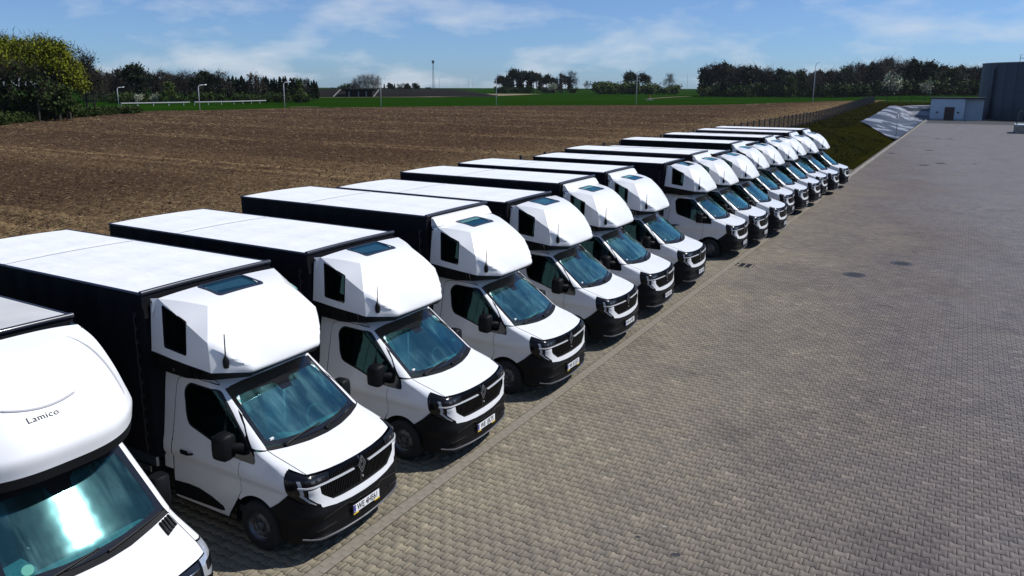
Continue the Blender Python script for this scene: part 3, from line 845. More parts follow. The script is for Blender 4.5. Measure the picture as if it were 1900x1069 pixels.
# ---- sleeper pod on the cab roof
def catmull(P, n):
    P = np.asarray(P, float); m = len(P)
    Q = np.vstack([2 * P[0] - P[1], P, 2 * P[-1] - P[-2]])
    out = []
    for t in np.linspace(0, m - 1, n):
        i = min(int(t), m - 2); f = t - i
        p0, p1, p2, p3 = Q[i:i + 4]
        out.append(.5 * ((2 * p1) + (-p0 + p2) * f + (2 * p0 - 5 * p1 + 4 * p2 - p3) * f * f + (-p0 + 3 * p1 - 3 * p2 + p3) * f ** 3))
    return np.array(out)
def make_pod(root):
    pod = empty('sleeper_pod'); pod.parent = root
    # edge of the front shell (right side) and centre line, rear top -> lower front
    A2 = (-2.50, 1.00, 3.20); f2 = (-1.93, .69, 3.105); K = (-1.64, .965, 2.72); c2 = (-1.60, .985, 2.42); tip = (-1.595, .985, 2.33)
    E = np.vstack([catmull([A2, (-2.2, .845, 3.165), f2], 12), catmull([f2, (-1.775, .835, 2.92), K], 12)[1:], catmull([K, (-1.612, .98, 2.57), c2, tip], 11)[1:]])
    n = len(E)
    C = catmull([(-2.52, 0, 3.225), (-2.2, 0, 3.19), (-1.92, 0, 3.115), (-1.62, 0, 2.94), (-1.40, 0, 2.70), (-1.27, 0, 2.46), (-1.235, 0, 2.33), (-1.25, 0, 2.285)], n)
    m = 21
    qs = np.linspace(-1, 1, 2 * m - 1)
    V = np.zeros((n, len(qs), 3))
    iK = 22
    for i in range(n):
        e = max(0.0, (i - iK) / (n - 1 - iK))
        a_ = min(1.0, e * 2.2); kn = 1.0 - .37 * min(1.0, e * 2.4) ** .8
        for j, q in enumerate(qs):
            a = abs(q)
            t = (1 - a_) * a ** 2.3 + a_ * (.12 * a ** 2 + .88 * max(0.0, (a - kn) / (1 - kn + 1e-6)))
            V[i, j] = (C[i, 0] + (E[i, 0] - C[i, 0]) * t, E[i, 1] * q, C[i, 2] + (E[i, 2] - C[i, 2]) * t)
    w = len(qs)
    sky_c = lambda x, y: (-2.50 < x < -2.055) and abs(y) < .385
    F, Vf = [], V.reshape(-1, 3)
    for i in range(n - 1):
        for j in range(w - 1):
            c = (V[i, j] + V[i + 1, j + 1]) / 2
            if not (-2.475 < c[0] < -2.08 and abs(c[1]) < .355): F.append((i * w + j, (i + 1) * w + j, (i + 1) * w + j + 1, i * w + j + 1))
    shell = MB(); shell.add([tuple(v) for v in Vf], F)
    sh = recalc(shell.build('front_shell', 'gelcoat_white', pod, True, 28, flipy=True))
    # z of the shell on top
    def ztop(x, y):
        i = int(np.argmin(np.abs(C[:, 0] - x))); i = max(1, min(n - 2, i))
        t0 = (x - C[i - 1, 0]) / (C[i + 1, 0] - C[i - 1, 0] + 1e-9)
        cz = C[i - 1, 2] + (C[i + 1, 2] - C[i - 1, 2]) * t0
        return cz - .035 * (abs(y) / .69) ** 2.2
    # shoulder facet (triangle), side wall, rear flange
    A = (-2.62, 1.03, 3.185); rb = (-2.68, 1.045, 2.46)
    for s_ in (1, -1):
        b = MB()
        edge = [tuple(e) for e in E[:23]]          # A2 .. f2 .. K
        a = np.array(A2); k = np.array(K)
        # fan between the line A2->K and the shell edge
        low = [tuple(a + (k - a) * t) for t in np.linspace(0, 1, len(edge))]
        VV = edge + low; L = len(edge)
        b.add([(x, y * s_, z) for x, y, z in VV], [(i, i + 1, L + i + 1, L + i) for i in range(L - 1)])
        ob = recalc(b.build('shoulder_facet', 'gelcoat_white', pod, True, 15, flipy=True))
        # side wall with window opening
        sideP = [A2, K, c2, tip, (-2.1, 1.03, 2.395), rb, A]
        wq = [(-2.43, 1.022, 3.125), (-2.00, 1.012, 2.955), (-2.01, 1.018, 2.50), (-2.42, 1.03, 2.555)]
        P2, Fs = cut([dens([(p[0], p[2]) for p in sideP + sideP[:1]], .08)[:-1], rnd([(p[0], p[2]) for p in wq], .03, 3)], .12)
        XZ = np.array([(p[0], p[2]) for p in sideP]); Y = np.array([p[1] for p in sideP])
        coef = np.linalg.lstsq(np.c_[XZ, np.ones(len(XZ))], Y, rcond=None)[0]
        # plane fit plus distance weighted correction on the rim
        def yv(x, z):
            d2 = (XZ[:, 0] - x) ** 2 + (XZ[:, 1] - z) ** 2 + 1e-6
            ww = 1 / d2; res = Y - np.c_[XZ, np.ones(len(XZ))] @ coef
            return float(coef[0] * x + coef[1] * z + coef[2] + (ww * res).sum() / ww.sum())
        b = MB(); b.add([(x, yv(x, z) * s_, z) for x, z in P2], Fs)
        recalc(b.build('side_wall', 'gelcoat_white', pod, False, flipy=True))
        wv = rnd([(p[0], p[2]) for p in wq], .03, 3)
        sw = MB(); sw.add([(x, (yv(x, z) - .012) * s_, z) for x, z in wv], [tuple(range(len(wv)))])
        so = recalc(sw.build('side_window', 'tinted_glass', pod, flipy=True))
        fr = MB(); L = len(wv)
        cxm, czm = np.mean(wv, axis=0)
        inn = [(cxm + (x - cxm) * .93, czm + (z - czm) * .93) for x, z in wv]
        out_ = [(cxm + (x - cxm) * 1.012, czm + (z - czm) * 1.012) for x, z in wv]
        VV = [(x, (yv(x, z) + .004) * s_, z) for x, z in out_] + [(x, (yv(x, z) + .002) * s_, z) for x, z in inn] + [(x, (yv(x, z) - .01) * s_, z) for x, z in inn]
        fr.add(VV, [(i, (i + 1) % L, L + (i + 1) % L, L + i) for i in range(L)] + [(L + i, L + (i + 1) % L, 2 * L + (i + 1) % L, 2 * L + i) for i in range(L)])
        recalc(fr.build('window_frame', 'gloss_black', so, flipy=True))
        cu = MB()
        for kk in range(14):
            x0 = -2.45 + kk * .034; ya, yb_ = [.94 + .025 * ((kk + e) % 2) for e in (0, 1)]
            za, zb = 3.08 - kk * .0165, 3.08 - (kk + 1) * .0165
            cu.add([(x0, ya * s_, 2.48), (x0 + .034, yb_ * s_, 2.48), (x0 + .034, yb_ * s_, zb), (x0, ya * s_, za)], [(0, 1, 2, 3)])
        cu.build('curtain', 'curtain_tan', so, flipy=True)
        # corner wedge with bolt at the rear top
        b = MB(); b.add([(-2.62, 1.03 * s_, 3.19), (-2.50, 1.0 * s_, 3.205), (-2.60, 1.055 * s_, 2.93), (-2.56, 1.05 * s_, 3.14)], [(0, 1, 3), (0, 3, 2), (1, 2, 3)])
        recalc(b.build('corner_gusset', 'gelcoat_white', pod, flipy=True))
        b = MB().lathe([(.02, 0), (.02, .02), (.001, .022)], 8, 'y', (-2.585, 1.045, 3.155)); b.V = [(x, y * s_, z) for x, y, z in b.V]
        recalc(b.build('bolt', 'seal_black', pod, flipy=True))
    # black skirt: side band, front lip and gap to the cab roof
    def band(name, top, bot, mat):
        b = MB(); L = len(top)
        b.add(list(top) + list(bot), [(i, i + 1, L + i + 1, L + i) for i in range(L - 1)])
        return recalc(b.build(name, mat, pod, True, 30, flipy=True))
    yb = np.array([.985, .93, .80, .62, .4, .2, 0])
    def _lt(y): return .12 * (abs(y) / .985) ** 2 + .88 * max(0.0, (abs(y) / .985 - .63) / .37)
    def low_x(y): return C[-1, 0] + (E[-1, 0] - C[-1, 0]) * _lt(y)
    def low_z(y): return C[-1, 2] + (E[-1, 2] - C[-1, 2]) * _lt(y)
    rim = [(low_x(y), y, low_z(y)) for y in list(yb) + list(-yb[::-1][1:])]
    topb = [(-2.69, 1.043, 2.462), (-2.1, 1.027, 2.393)] + rim + [(-2.1, -1.027, 2.393), (-2.69, -1.043, 2.462)]
    def drop(p):
        a = abs(p[1])
        if p[0] < -2.5: return (p[0], p[1] * .965, 2.20)
        if p[0] < -2.0: return (p[0], p[1] * .955, 2.165)
        k = (a / .985) ** 2
        return (p[0] - .05 - .03 * k, p[1] * (.97 - .03 * k), p[2] - .045 - .085 * k)
    botb = [drop(p) for p in topb]
    sk = band('skirt', [(p[0] + (.004 if p[0] > -1.9 else 0), p[1] * 1.002, p[2] + .002) for p in topb], botb, 'black_plastic')
    vt = MB()
    for s_ in (1, -1):
        for k in range(4):
            x = -1.98 + .075 * k
            vt.add([(x, 1.022 * s_, 2.35), (x + .03, 1.02 * s_, 2.345), (x + .045, .992 * s_, 2.215), (x + .015, .993 * s_, 2.22)], [(0, 1, 2, 3)])
            vt.V[-4:] = [(a, b_ + .006 * s_, c) for a, b_, c in vt.V[-4:]]
        vt.box(-2.60, -2.30, s_ * 1.0 - .012, s_ * 1.0 + .012, 2.23, 2.33, .01)
    vt.build('skirt_vents', 'gloss_black', sk, flipy=True)['kind'] = 'stuff'
    ins = [(p[0] - (.30 if p[0] > -1.9 else .0), p[1] * .72, p[2] - .04) for p in botb]
    band('underside', botb, ins, 'gelcoat_white')
    # skylight
    sx0, sx1, sy = -2.515, -2.05, .40
    ol = rnd([(sx0, -sy), (sx1, -sy), (sx1, sy), (sx0, sy)], .07, 5)
    sg = MB(); sg.add([(x, y, ztop(x, y) + .012) for x, y in ol], [tuple(range(len(ol)))])
    so = recalc(sg.build('skylight', 'skylight_glass', pod))
    fr = MB(); L = len(ol)
    cx = (sx0 + sx1) / 2
    inn = [(cx + (x - cx) * .86, y * .90) for x, y in ol]; ou = [(cx + (x - cx) * 1.03, y * 1.02) for x, y in ol]
    fr.add([(x, y, ztop(x, y) - .004) for x, y in ou] + [(x, y, ztop(x, y) + .017) for x, y in ol] + [(x, y, ztop(x, y) + .017) for x, y in inn] + [(x, y, ztop(x, y) - .03) for x, y in inn],
           [(r * L + i, r * L + (i + 1) % L, (r + 1) * L + (i + 1) % L, (r + 1) * L + i) for r in range(3) for i in range(L)])
    recalc(fr.build('skylight_frame', 'tarp_edge', so, True, 30))
    MB().lathe([(.001, .12), (.05, .11), (.075, .05), (.07, -.02), (.03, -.06)], 12, 'z', (-2.28, -.10, 2.98)).build('cabin_lamp', 'seat_light', so, True)
    MB().box(-2.62, -1.55, -.95, .95, 2.34, 2.46, .05).build('bunk', 'seat_light', pod, True)
    MB().box(-2.66, -2.64, -.98, .98, 2.3, 3.15).build('pod_back', 'seat_light', pod)
    # antenna with its base on the right front of the shell
    an = empty('antenna'); an.parent = pod
    i = 27
    fi = (.865 + 1) / 2 * (w - 1); p = V[i, int(fi)] * (1 - fi % 1) + V[i, int(fi) + 1] * (fi % 1)
    b = MB().lathe([(.034, -.05), (.042, 0), (.040, .05), (.026, .09), (.012, .11)], 10, 'z', (p[0] + .012, p[1], p[2]))
    recalc(b.build('antenna_base', 'black_plastic', an, True, 40, flipy=True))
    MB().tube([(p[0] + .012, p[1], p[2] + .09), (p[0] + .015, p[1] - .004, p[2] + .40)], [.010, .007], 6).build('antenna_rod', 'black_plastic', an, flipy=True)
    return pod

def make_box(root, x0, L, ztop_, roof='white_tarp', hw=1.11, rope=True):
    """tarpaulin body: x0 front plane, L length"""
    bx = empty('cargo_body'); bx.parent = root
    x1 = x0 - L; z0 = .93
    for s_ in (1, -1):
        nx, nz = 90, 12
        X = np.linspace(x0, x1, nx); Z = np.linspace(z0, ztop_ - .03, nz)
        V = []
        for zi in Z:
            t = (zi - z0) / (ztop_ - z0)
            for xi in X:
                e = math.sin(math.pi * t) * .012 * math.sin(xi * 5.1 + s_) + .006 * math.sin(xi * 13 + t * 3)
                V.append((xi, s_ * (hw + e * min(1, 8 * min(x0 - xi, xi - x1))), zi))
        F = [(j * nx + i, j * nx + i + 1, (j + 1) * nx + i + 1, (j + 1) * nx + i) for j in range(nz - 1) for i in range(nx - 1)]
        recalc(mesh('side_curtain', V, F, 'black_tarp', bx, True))
        MB().box(x1, x0, s_ * (hw - .01) - .02, s_ * (hw - .01) + .02, z0 - .13, z0 + .01, .006).build('side_rail', 'satin_silver', bx)
        if rope:
            r = MB(); xr = x0 - .16
            zz = np.linspace(z0 + .05, ztop_ - .30, 22)
            r.tube([(xr + .006 * math.sin(i * 2.1), s_ * (hw + .022), z) for i, z in enumerate(zz)], .008, 5)
            for i in range(1, 22, 2):
                c = (xr + .022, s_ * (hw + .020), zz[i])
                r.tube([(c[0] + .026 * math.cos(a), c[1], c[2] + .030 * math.sin(a)) for a in np.linspace(0, 2 * math.pi, 9)], .006, 4, False)
            r.build('lacing', 'rim_dark', bx)
    MB().box(x0 - .012, x0, -hw + .004, hw - .004, z0, ztop_ - .03).build('front_wall', 'black_tarp', bx)
    rd_ = empty('rear_gate'); rd_.parent = bx
    MB().box(x1, x1 + .012, -hw + .004, hw - .004, z0, ztop_ - .03).build('rear_panel', 'black_tarp', rd_)
    tl = MB()
    for s_ in (1, -1): tl.box(x1 - .03, x1 - .002, s_ * .95 - .05, s_ * .95 + .05, z0 - .05, z0 + .05, .008)
    tl.build('tail_lamps', 'lamp_light', rd_)
    # roof: gently sagging tarp between cross bows
    nx, ny = 70, 19
    V = []
    for yi in np.linspace(-hw + .025, hw - .025, ny):
        for xi in np.linspace(x0 - .05, x1 + .03, nx):
            t = (xi - x1) / L
            sag = .010 * abs(math.sin(t * math.pi * 6)) - .006
            V.append((xi, yi, ztop_ - .004 + .02 * (1 - (yi / hw) ** 2) - sag * (1 - (yi / hw) ** 4)))
    F = [(j * nx + i, (j + 1) * nx + i, (j + 1) * nx + i + 1, j * nx + i + 1) for j in range(ny - 1) for i in range(nx - 1)]
    rf = recalc(mesh('roof_tarp', V, F, roof, bx, True))
    sm_ = MB()
    for t in (.62,):
        xs = x0 - L * t
        ys = np.linspace(-hw + .03, hw - .03, 15)
        for a, b in zip(ys[:-1], ys[1:]):
            za, zb = [ztop_ + .0015 + .02 * (1 - (q / hw) ** 2) for q in (a, b)]
            sm_.add([(xs - .03, a, za), (xs + .03, a, za), (xs + .03, b, zb), (xs - .03, b, zb)], [(0, 1, 2, 3)])
    recalc(sm_.build('roof_seam', roof, rf))
    ed = MB()
    for s_ in (1, -1):
        ed.tube([(x0, s_ * (hw - .004), ztop_ - .016), (x1, s_ * (hw - .004), ztop_ - .016)], .024, 8)
    ed.tube([(x1, -hw, ztop_ - .016), (x1, hw, ztop_ - .016)], .024, 8)
    pts = [(x0 - .01, y, ztop_ - .006 + .012 * (1 - (y / hw) ** 2)) for y in np.linspace(-hw, hw, 9)]
    ed.tube(pts, .036, 10)
    ed.build('roof_edge', 'tarp_edge', bx, True, 50)
    return bx
def make_chassis(root, L):
    ch = empty('chassis'); ch.parent = root
    r = MB()
    for s_ in (1, -1): r.box(-2.6 - L, -1.2, s_ * .42 - .04, s_ * .42 + .04, .55, .70)
    for k in range(7): r.box(-2.9 - k * (L - .4) / 6, -2.84 - k * (L - .4) / 6, -1.05, 1.05, .72, .80)
    r.build('frame', 'chassis_black', ch)
    for s_ in (1, -1):
        gd = MB()
        for z in (.45, .62): gd.box(-4.6, -2.95, s_ * 1.04 - .012, s_ * 1.04 + .012, z, z + .09, .005)
        gd.box(-3.4, -3.36, s_ * 1.0 - .02, s_ * 1.0 + .027, .45, .85)
        gd.build('side_guard', 'satin_silver', ch)
    for s_ in (1, -1):
        front_wheel(root, -5.35, .99, s_)
        m = MB(); pts = arc(-5.35, .345, .42, 10, 170, 10)
        for (a, c), (b, d) in zip(pts[:-1], pts[1:]):
            m.add([(a, s_ * 1.03, c), (b, s_ * 1.03, d), (b, s_ * .72, d), (a, s_ * .72, c)], [(0, 1, 2, 3)])
        m.build('mudguard', 'black_plastic', ch)
def make_plate(root, text, yellow=True, x=.055, z=.522):
    p = empty('licence_plate'); p.parent = root
    p.location = (x, 0, z)
    MB().box(-.012, -.006, -.27, .27, -.068, .066, .004).build('plate_holder', 'seal_black', p)
    MB().box(-.006, 0, -.26, .26, -.057, .057, .003).build('plate_sheet', 'plate_white', p)
    MB().box(.0, .0015, -.259, -.218, -.055, .055).build('plate_band', 'plate_blue', p)
    st = MB()
    for k in range(10): st.lathe([(.0025, 0), (.001, .001)], 5, 'x', (.0016, -.238 + .013 * math.cos(k * .628), .022 + .013 * math.sin(k * .628)))
    st.build('plate_stars', 'plate_yellow', p)
    if yellow:
        b = MB()
        b.box(.0, .002, -.262, -.165, -.075, -.057); b.box(.0, .002, .155, .262, -.075, -.057)
        b.build('holder_print', 'plate_yellow', p)
    t = text_mesh('plate_text', text, .122, 'plate_ink', p, 1.02, .74, .0006, .0022)
    t.rotation_euler = (R(90), 0, R(90)); t.location = (.0012, .02, -.002)
    t = text_mesh('plate_text', 'PL', .03, 'plate_white', p, 1.0, .9, .0006)
    t.rotation_euler = (R(90), 0, R(90)); t.location = (.0022, -.238, -.036)
    return p

# ---- the nearest truck: another make, with a smooth roof pod
CAB_B = Cab([
 (0.24, -0.10, .12, .30, .30, .92), (0.40, 0.0, .14, .30, .34, .96), (0.70, 0.0, .14, .28, .38, .985), (0.92, -0.03, .14, .26, .38, .995),
 (1.00, -0.09, .14, .24, .36, .99), (1.05, -0.20, .15, .22, .33, .985), (1.10, -0.36, .15, .20, .28, .98), (1.16, -0.55, .15, .16, .2, .97),
 (1.22, -0.70, .14, .12, .15, .96), (1.28, -0.79, .12, .11, .13, .955), (1.50, -1.01, .12, .10, .12, .93), (1.75, -1.25, .12, .10, .12, .90),
 (1.95, -1.44, .125, .10, .13, .875), (2.05, -1.545, .14, .12, .15, .855), (2.12, -1.66, .16, .16, .18, .83), (2.2, -1.85, .2, .22, .22, .78), (2.26, -2.1, .2, .3, .3, .65)])
def make_near_truck(root):
    cab = CAB_B
    loop = outline(cab, [('F', [(0, .985), (.4, .99), (.70, 1.0), (.80, 1.01)]), ('F', [(.83, 1.06), (.85, 1.13), (.862, 1.2), (.866, 1.243)]), ('F', [(.84, 1.245), (.6, 1.225), (.3, 1.205), (0, 1.20)])])
    hood = panel('hood', cab, [loop], .004, .03, 'white_paint', root, 'centre')
    loop = outline(cab, [('F', [(0, 1.203), (.3, 1.208), (.6, 1.228), (.86, 1.25), (.862, 1.29), (.6, 1.265), (.3, 1.245), (0, 1.24)])])
    panel('cowl', cab, [loop], -.004, .02, 'black_plastic', root, 'centre')
    wl_ = [(0, 1.243), (.3, 1.248), (.6, 1.268), (.845, 1.293), (.815, 1.55), (.785, 1.8), (.765, 1.99), (.5, 2.02), (.25, 2.03), (0, 2.033)]
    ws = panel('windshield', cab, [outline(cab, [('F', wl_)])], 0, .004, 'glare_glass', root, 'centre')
    ring = [('F', wl_), ('F', [(0, 1.80), (.10, 1.80), (.13, 1.88), (.18, 1.905), (.5, 1.90), (.68, 1.89), (.70, 1.87), (.745, 1.60), (.77, 1.38), (.75, 1.33), (.6, 1.312), (.3, 1.292), (0, 1.287)])]
    panel('windshield_border', cab, [outline(cab, ring)], .0025, .004, 'gloss_black', ws, 'centre', .04)
    def surf(y, z, o=.012):
        q, zz = cab.Fp(abs(y), z); p = cab.pt(q if y >= 0 else -q, zz); n = cab.normal(max(q, 1e-3), zz)
        if y < 0: n = n * np.array([1, -1, 1])
        return tuple(p + n * o)
    for (y0, y1) in ((.62, -.02), (-.08, -.78)):
        w1 = MB().tube([surf(y0 + (y1 - y0) * t, 1.237 + .05 * t * t + .012 * math.sin(math.pi * t), .02) for t in np.linspace(0, 1, 9)], [.014] * 5 + [.010] * 4, 5)
        w1.build('wiper', 'black_plastic', ws, flipy=True)
    gs = MB(); c = surf(.60, 1.36, .006); n_ = cab.normal(cab.Fp(.60, 1.36)[0], 1.36)
    t1 = np.cross(n_, (0, 0, 1)); t1 /= np.linalg.norm(t1); t2 = np.cross(n_, t1)
    gs.add([tuple(np.array(c) + .055 * (t1 * math.cos(a) + t2 * math.sin(a))) for a in np.linspace(0, 2 * math.pi, 16, endpoint=False)], [tuple(range(16))])
    recalc(gs.build('round_sticker', 'sticker_green', ws, flipy=True))
    def side(md):
        s_ = 1 if md == 'right' else -1
        panel('fender', cab, [outline(cab, [('F', [(.845, 1.07), (.865, 1.13), (.875, 1.2), (.879, 1.25)]), ('S', [(-1.0, 1.25), (-1.2, 1.2), (-1.22, .78), (-1.27, .665)]), ('S', arc(WSX, WSZ, WSR, 135, 50)), ('S', [(-.62, .70), (-.52, .85), (-.60, 1.02)])], .04)], 0, .03, 'white_paint', root, md)
        dl = [(-1.46, .40), (-1.285, .665), (-1.228, .78), (-1.21, 1.2), (-1.12, 1.25), (-1.25, 1.52), (-1.6, 1.9), (-1.75, 2.02), (-2.1, 2.07), (-2.4, 2.05), (-2.46, 1.9), (-2.54, .8), (-2.55, .33), (-1.5, .33)]
        win = rnd([(-2.35, 1.9), (-2.2, 2.0), (-1.75, 1.97), (-1.4, 1.6), (-1.18, 1.3), (-1.9, 1.22), (-2.32, 1.3)], .07)
        wl2 = outline(cab, [('S', win + win[:1])], .05)
        d = panel('door', cab, [outline(cab, [('S', dl + dl[:1])], .05), wl2], 0, .035, 'white_paint', root, md)
        panel('window', cab, [wl2], -.006, .004, 'side_glass', d, md)
        panel('cab_side', cab, [outline(cab, [('F', [(.869, 1.25), (.855, 1.3), (.825, 1.55), (.795, 1.8), (.775, 1.99), (.775, 2.1), (.73, 2.18)]), ('S', [(-2.72, 2.18), (-2.74, .74), (-2.56, .74), (-2.47, 1.9), (-2.41, 2.06), (-2.1, 2.08), (-1.74, 2.03), (-1.59, 1.91), (-1.24, 1.53), (-1.09, 1.27)])], .05)], 0, .03, 'white_paint', root, md)
        lp = panel('headlight', cab, [outline(cab, [('F', [(.70, .99), (.80, 1.0), (.845, 1.06)]), ('S', [(-.60, 1.01), (-.50, .86)]), ('F', [(.96, .78), (.85, .76), (.70, .82)])], .035)], .002, .04, 'lens_clear', root, md, .035)
        panel('lens', cab, [outline(cab, [('F', rnd([(.76, .85), (.76, .95), (.90, .96), (.93, .86)], .02))], .03)], .006, .006, 'lamp_inner', lp, md, .03)
        # bonnet air vent
        vt = MB()
        base = [surf(y * s_, z, .006) for y, z in [(.66, 1.148), (.68, 1.222), (.855, 1.238), (.85, 1.165)]]
        vt.add(base + [tuple(np.array(p) - np.array((0, 0, .02))) for p in base], [(0, 1, 2, 3), (0, 4, 5, 1), (1, 5, 6, 2), (2, 6, 7, 3), (3, 7, 4, 0)])
        v = recalc(vt.build('bonnet_vent', 'seal_black', hood, flipy=True))
        sl = MB()
        for k in range(4):
            t = .12 + .25 * k
            a = [np.array(base[0]) * (1 - u_) + np.array(base[3]) * u_ for u_ in (t,)][0]; b = [np.array(base[1]) * (1 - u_) + np.array(base[2]) * u_ for u_ in (t,)][0]
            sl.tube([tuple(a + (0, 0, .004)), tuple(b + (0, 0, .004))], .011, 6)
        recalc(sl.build('vent_bars', 'black_plastic', v, True, flipy=True))
        m_ = empty('mirror'); m_.parent = root
        b = MB().box(-1.52, -1.32, 1.04, 1.26, 1.02, 1.42, .05); b.V = [(x, y * s_, z) for x, y, z in b.V]
        recalc(b.build('mirror_housing', 'black_plastic', m_, True, 50, flipy=True))
        b = MB().tube([(-1.28, .94, 1.15), (-1.35, 1.06, 1.14)], .04, 7); b.V = [(x, y * s_, z) for x, y, z in b.V]
        recalc(b.build('mirror_arm', 'black_plastic', m_, True, flipy=True))
        b = MB().box(-1.53, -1.522, 1.06, 1.24, 1.06, 1.38, .003); b.V = [(x, y * s_, z) for x, y, z in b.V]
        recalc(b.build('mirror_glass', 'chrome', m_, flipy=True))
        front_wheel(root, WSX, .955, s_)
        L = MB(); pts = arc(WSX, WSZ, WSR + .012, -10, 190, 18)
        for (a, c_), (b_, d_) in zip(pts[:-1], pts[1:]): L.add([(a, .94 * s_, c_), (b_, .94 * s_, d_), (b_, .58 * s_, d_), (a, .58 * s_, c_)], [(0, 1, 2, 3)])
        L.build('arch_liner', 'seal_black', root, flipy=True)
    both(side)
    panel('bumper', cab, [outline(cab, [('F', [(0, .62), (.5, .64), (.8, .72), (.95, .76)]), ('S', [(-.52, .83), (-.61, .69)]), ('S', arc(WSX, WSZ, WSR, 48, -8, 12)), ('F', [(.9, .28), (0, .25)])], .04)], .01, .05, 'black_plastic', root, 'centre')
    gr = panel('grille', cab, [outline(cab, [('F', [(0, .975), (.68, .985), (.66, .82), (.6, .65), (0, .63)])], .04)], -.005, .03, 'gloss_black', root, 'centre')
    b = MB()
    for z in (.70, .78, .86, .93): b.tube([surf(y, z, .01) for y in np.linspace(-.62, .62, 13)], .014, 6)
    b.build('grille_bars', 'satin_silver', gr, True, flipy=True)
    panel('roof_panel', cab, [outline(cab, [('F', [(0, 2.04), (.5, 2.027), (.765, 1.998), (.765, 2.1), (.72, 2.18), (.5, 2.24), (0, 2.25)])])], .002, .03, 'white_paint', root, 'centre')
    MB().box(-2.80, -2.70, -.80, .80, .55, 2.25).build('cab_back_wall', 'cabin_dark', root)
    MB().box(-2.7, -.75, -.90, .90, .42, .52).build('cab_floor', 'cabin_dark', root)
    MB().box(-2.70, -1.75, -.62, .62, 2.14, 2.18).build('headlining', 'cabin_dark', root)
    MB().box(-.75, -.30, -.60, .60, .40, .95).build('engine_bay', 'seal_black', root)
    d = MB().prism([(-.68, .95), (-.74, 1.20), (-.92, 1.24), (-1.1, 1.19), (-1.14, 1.05), (-1.05, .8), (-.75, .8)], 'y', -.84, .84)
    recalc(d.build('dashboard', 'dash_grey', root))
    for y0 in (.45, -.45):
        s_ = empty('seat'); s_.parent = root
        MB().box(-2.05, -1.55, y0 - .25, y0 + .25, .78, .95, .06).build('seat_cushion', 'seat_cloth', s_, True)
        b = MB().box(-.08, .08, y0 - .25, y0 + .25, 0, .66, .06); b.V = [(x - .18 * z - 1.98, y, z + .9) for x, y, z in b.V]
        b.build('seat_back', 'seat_cloth', s_, True)
    # smooth roof pod
    pod = empty('roof_pod'); pod.parent = root
    n, m = 40, 49
    Cc = catmull([(-2.36, 0, 3.235), (-1.95, 0, 3.12), (-1.55, 0, 2.90), (-1.22, 0, 2.62), (-1.09, 0, 2.46), (-1.05, 0, 2.36), (-1.08, 0, 2.205)], n)
    Ee = catmull([(-2.42, .985, 3.165), (-2.12, 1.0, 3.03), (-1.84, 1.01, 2.78), (-1.66, 1.02, 2.54), (-1.60, 1.025, 2.45), (-1.575, 1.03, 2.37), (-1.59, 1.02, 2.215)], n)
    qs = np.linspace(-1, 1, m); V = np.zeros((n, m, 3))
    for i in range(n):
        for j, q in enumerate(qs):
            t = abs(q) ** 3.0
            bul = .02 * math.exp(-((i - 12) / 7) ** 2) * math.exp(-((abs(q) - .45) / .28) ** 2)
            V[i, j] = Cc[i] * (1 - t) + Ee[i] * t; V[i, j, 1] = Ee[i, 1] * q; V[i, j, 2] += bul; V[i, j, 0] += bul
    b = MB().add([tuple(v) for v in V.reshape(-1, 3)], [(i * m + j, (i + 1) * m + j, (i + 1) * m + j + 1, i * m + j + 1) for i in range(n - 1) for j in range(m - 1)])
    recalc(b.build('front_shell', 'gelcoat_white', pod, True, 40, flipy=True))
    for s_ in (1, -1):
        E2 = Ee.copy(); E2[:, 1] *= s_
        bk = [(-2.62, s_ * 1.0, p[2]) for p in Ee]
        b = MB().add([tuple(p) for p in E2] + bk, [(i, i + 1, n + i + 1, n + i) for i in range(n - 1)])
        recalc(b.build('side_wall', 'gelcoat_white', pod, True, 30, flipy=True))
        b = MB().lathe([(.024, 0), (.024, .03), (.001, .034)], 10, 'y', (-2.40, .99, 3.10)); b.V = [(x, y * s_, z) for x, y, z in b.V]
        recalc(b.build('bolt', 'chrome', pod, flipy=True))
        b = MB().box(-2.46, -2.34, .955, 1.004, 3.05, 3.14, .01); b.V = [(x, y * s_, z) for x, y, z in b.V]
        recalc(b.build('bolt_bracket', 'seal_black', pod, flipy=True))
    top = [tuple(V[-1, j]) for j in range(m)]
    bot = [(p[0] - .015, p[1] * .992, p[2] - .11) for p in top]; ins = [(p[0] - .42, p[1] * .8, p[2] - .02) for p in bot]
    top = [(-2.6, -1.0, 2.21)] + top + [(-2.6, 1.0, 2.21)]; bot = [(-2.6, -.95, 2.1)] + bot + [(-2.6, .95, 2.1)]; ins = [(-2.6, -.8, 2.09)] + ins + [(-2.6, .8, 2.09)]
    L = len(top)
    b = MB().add(top + bot, [(i, i + 1, L + i + 1, L + i) for i in range(L - 1)]); recalc(b.build('skirt', 'black_plastic', pod, True, 30, flipy=True))
    b = MB().add(bot + ins, [(i, i + 1, L + i + 1, L + i) for i in range(L - 1)]); recalc(b.build('underside', 'dash_grey', pod, True, 30, flipy=True))
    # grooves of the shell as thin tubes, their shade put into the grey
    def on(i, q, o=.004):
        fi = (q + 1) / 2 * (m - 1); j0 = min(int(fi), m - 2); i0 = min(int(i), n - 2)
        f_, g_ = fi - j0, i - i0
        p = (V[i0, j0] * (1 - f_) + V[i0, j0 + 1] * f_) * (1 - g_) + (V[i0 + 1, j0] * (1 - f_) + V[i0 + 1, j0 + 1] * f_) * g_
        a_ = V[i0 + 1, j0] - V[i0, j0]; b_ = V[i0, j0 + 1] - V[i0, j0]
        nn_ = np.cross(a_, b_); nn_ /= np.linalg.norm(nn_)
        if nn_[2] < 0: nn_ = -nn_
        return p + nn_ * o, nn_, b_ / np.linalg.norm(b_)
